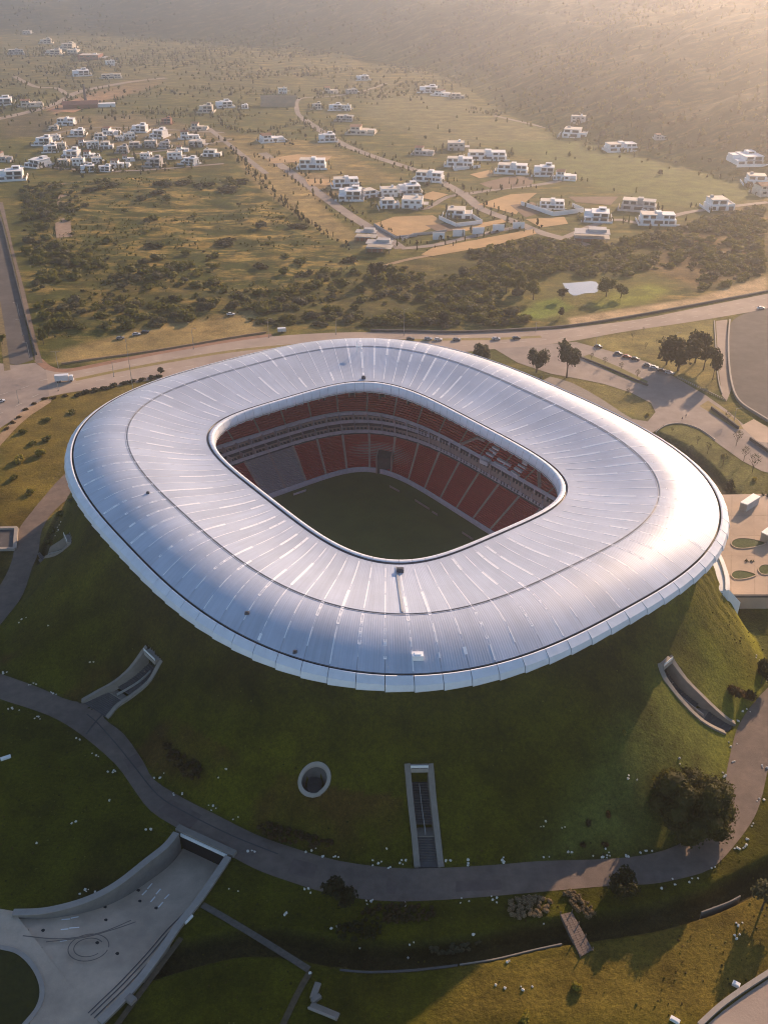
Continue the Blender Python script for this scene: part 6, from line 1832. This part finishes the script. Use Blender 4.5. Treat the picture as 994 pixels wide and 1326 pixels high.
# white posts along the back of the service road
for i in range(26):
    t = i/25; px, py = 876+t*62, 489+t*30
    x, y, z = G(px, py); mb = MB(); mb.box(-.22, .22, -.22, .22, -.1, .75); mb.box(-.27, .27, -.27, .27, .752, .88)
    o = mb.build('bollard', M['pale_concrete'], None, loc=(x, y, z)); tag(o, 'short pale bollard in the slanting row below the dark trees', 'bollard', 'bollards along the service road')
for i in range(11):
    t = i/10; dash((949+2*t*6, 470+t*58), (953+2*t*6, 470.6+t*58.5), .3, M['pale_concrete'], 'parking_line')
# two people walking on the service road
def person(px, py, lab, cloth, rz):
    x, y, z = hit(px, py)
    pts = [((0,0,.92),.15),((0,0,1.15),.15),((0,0,1.40),.17),((0,0,1.52),.07),((0,.02,1.62),.10),((0,.02,1.72),.10),
           ((.09,0,.88),.10),((.10,.10,.48),.075),((.10,.06,.06),.05),((.10,.20,.03),.045),((-.09,0,.88),.10),((-.10,-.06,.48),.075),((-.10,-.20,.08),.05),((-.10,-.08,.03),.045),
           ((.20,0,1.40),.07),((.25,-.06,1.12),.05),((.25,.04,.88),.04),((-.20,0,1.40),.07),((-.25,.08,1.12),.05),((-.25,.16,.90),.04)]
    ed = [(0,1),(1,2),(2,3),(3,4),(4,5),(0,6),(6,7),(7,8),(8,9),(0,10),(10,11),(11,12),(12,13),(2,14),(14,15),(15,16),(2,17),(17,18),(18,19)]
    me = bpy.data.meshes.new('body'); me.from_pydata([p for p, r in pts], ed, []); me.materials.append(cloth)
    e = empty('person', (x, y, z+.08), rz, lab, 'person')
    o = obj('body', me, e); md = o.modifiers.new('skin', 'SKIN')
    for v_, (p, r) in zip(me.skin_vertices[0].data, pts): v_.radius = (r, r)
    me.skin_vertices[0].data[0].use_root = True
    sb = o.modifiers.new('sub', 'SUBSURF'); sb.levels = 1; sb.render_levels = 1
    hm2 = MB(); v_, f_ = lobe_shell((0,.01,1.75), (.11,.12,.09), 7, 5, 3, .03); hm2.add(v_, f_); hm2.build('hair', M['black'], e)
person(882, 545, 'person in dark clothes walking on the left of a pair on the service road', M['metal_dark'], .5)
person(887, 541, 'person in dark clothes walking on the right of a pair on the service road', car_paint['grey'], .5)

# garden trees beside the houses and planted rows along the town streets
pts = []
for a in HS:
    x, y, z = hit(a[0], a[1]); w = a[2]*math.sqrt(x*x+y*y+CAMH**2)/FPX
    for q in range(8):
        an = rng.random()*6.28; d = w*(.55+.35*rng.random()); X, Y = x+d*math.cos(an), y+d*math.sin(an)*.9
        pts.append((X, Y, hz(X, Y)))
mass('garden_trees', pts, ('leaf_dark', 'leaf_green', 'leaf_olive'), lambda k: (2.5+3.5*rng.random(), 2+3.2*rng.random()), FARB)
pts = []
for line, off, step0 in (([(393,154),(437,183),(479,201),(547,224),(600,252),(622,270),(660,285),(699,301)], 8, 8), ([(340,198),(380,226),(426,260),(456,281),(489,301),(519,322)], 8, 11),
                        ([(519,322),(560,318),(600,309),(640,300),(682,292)], 6, 9), ([(300,192),(330,228),(400,290),(455,325)], 1, 7), ([(600,252),(646,245),(699,239)], 6, 9), ([(40,214),(150,222),(290,212)], 6, 9), ([(280,160),(330,172),(393,158)], 2, 6), ([(170,145),(250,150),(330,150)], 2, 6)):
    P = np.array(px_line(line, 6)); L = np.concatenate([[0], np.cumsum(np.hypot(*(P[1:]-P[:-1]).T))])
    for d in np.cumsum(step0*.55*(.4+1.2*rng.random(int(L[-1]/step0*1.9)))):
        if d > L[-1]: break
        x, y = np.interp(d, L, P[:,0]), np.interp(d, L, P[:,1]); x2, y2 = np.interp(d+1, L, P[:,0]), np.interp(d+1, L, P[:,1])
        dn = math.hypot(x2-x, y2-y) or 1; nx_, ny_ = -(y2-y)/dn, (x2-x)/dn
        for sg in (-1, 1):
            if rng.random() < .75:
                X, Y = x+nx_*off*sg+rng.normal()*2.4, y+ny_*off*sg+rng.normal()*2.4; pts.append((X, Y, hz(X, Y)))
mass('street_trees', pts, ('leaf_dark', 'leaf_green', 'leaf_dark'), lambda k: (2+5*rng.random()**2, 1.2+3.4*rng.random()**1.5), FARB)
n = 9000; X = -130+270*rng.random(n); Y = 100+240*rng.random(n)
rs = np.hypot(X-CX, Y-CY); fr = foot_r(np.arctan2(Y-CY, X-CX))
pathp = px_line([(-60,880)]+PATH_OUT, 3)+px_line(PATH_IN+[(-60,850)], 3)
fore = [tuple(p) for p in UL]+[tuple(p) for p in UR[::-1]]+GP([(120,1345),(28,1345),(50,1305),(25,1235),(-40,1222),(-40,1170)])
ok = (ring_r(108, 92, 2.8, X, Y) > 1) & (sdist(pathp, X, Y) > .6) & (sdist(fore, X, Y) > 1.5) & (sdist(plz, X, Y) > 1) & (rng.random(n) < sstep(-.45, .5, fbm(X*.045, Y*.045, 4, 99)))
for r in RAMPS: ok &= sdist([tuple(p) for p in r['L']]+[tuple(p) for p in r['R'][::-1]], X, Y) > 1
ok &= sdist(GP([(904,1330),(1010,1250),(1010,1345)]), X, Y) > 1.5
ok &= (sdist(GP([(45,700),(100,640),(70,600),(0,690),(0,820)]), X, Y) > 1) & (np.hypot(X-VC[0], Y-VC[1]) > 5)
X, Y = X[ok], Y[ok]; Z = base_height(X, Y)
mass('lawn_weeds', list(zip(X, Y, Z+.12)), ('leaf_rust', 'leaf_olive', 'leaf_dark'), lambda k: (.5+1.1*rng.random()**2, .18+.2*rng.random()), FARB)
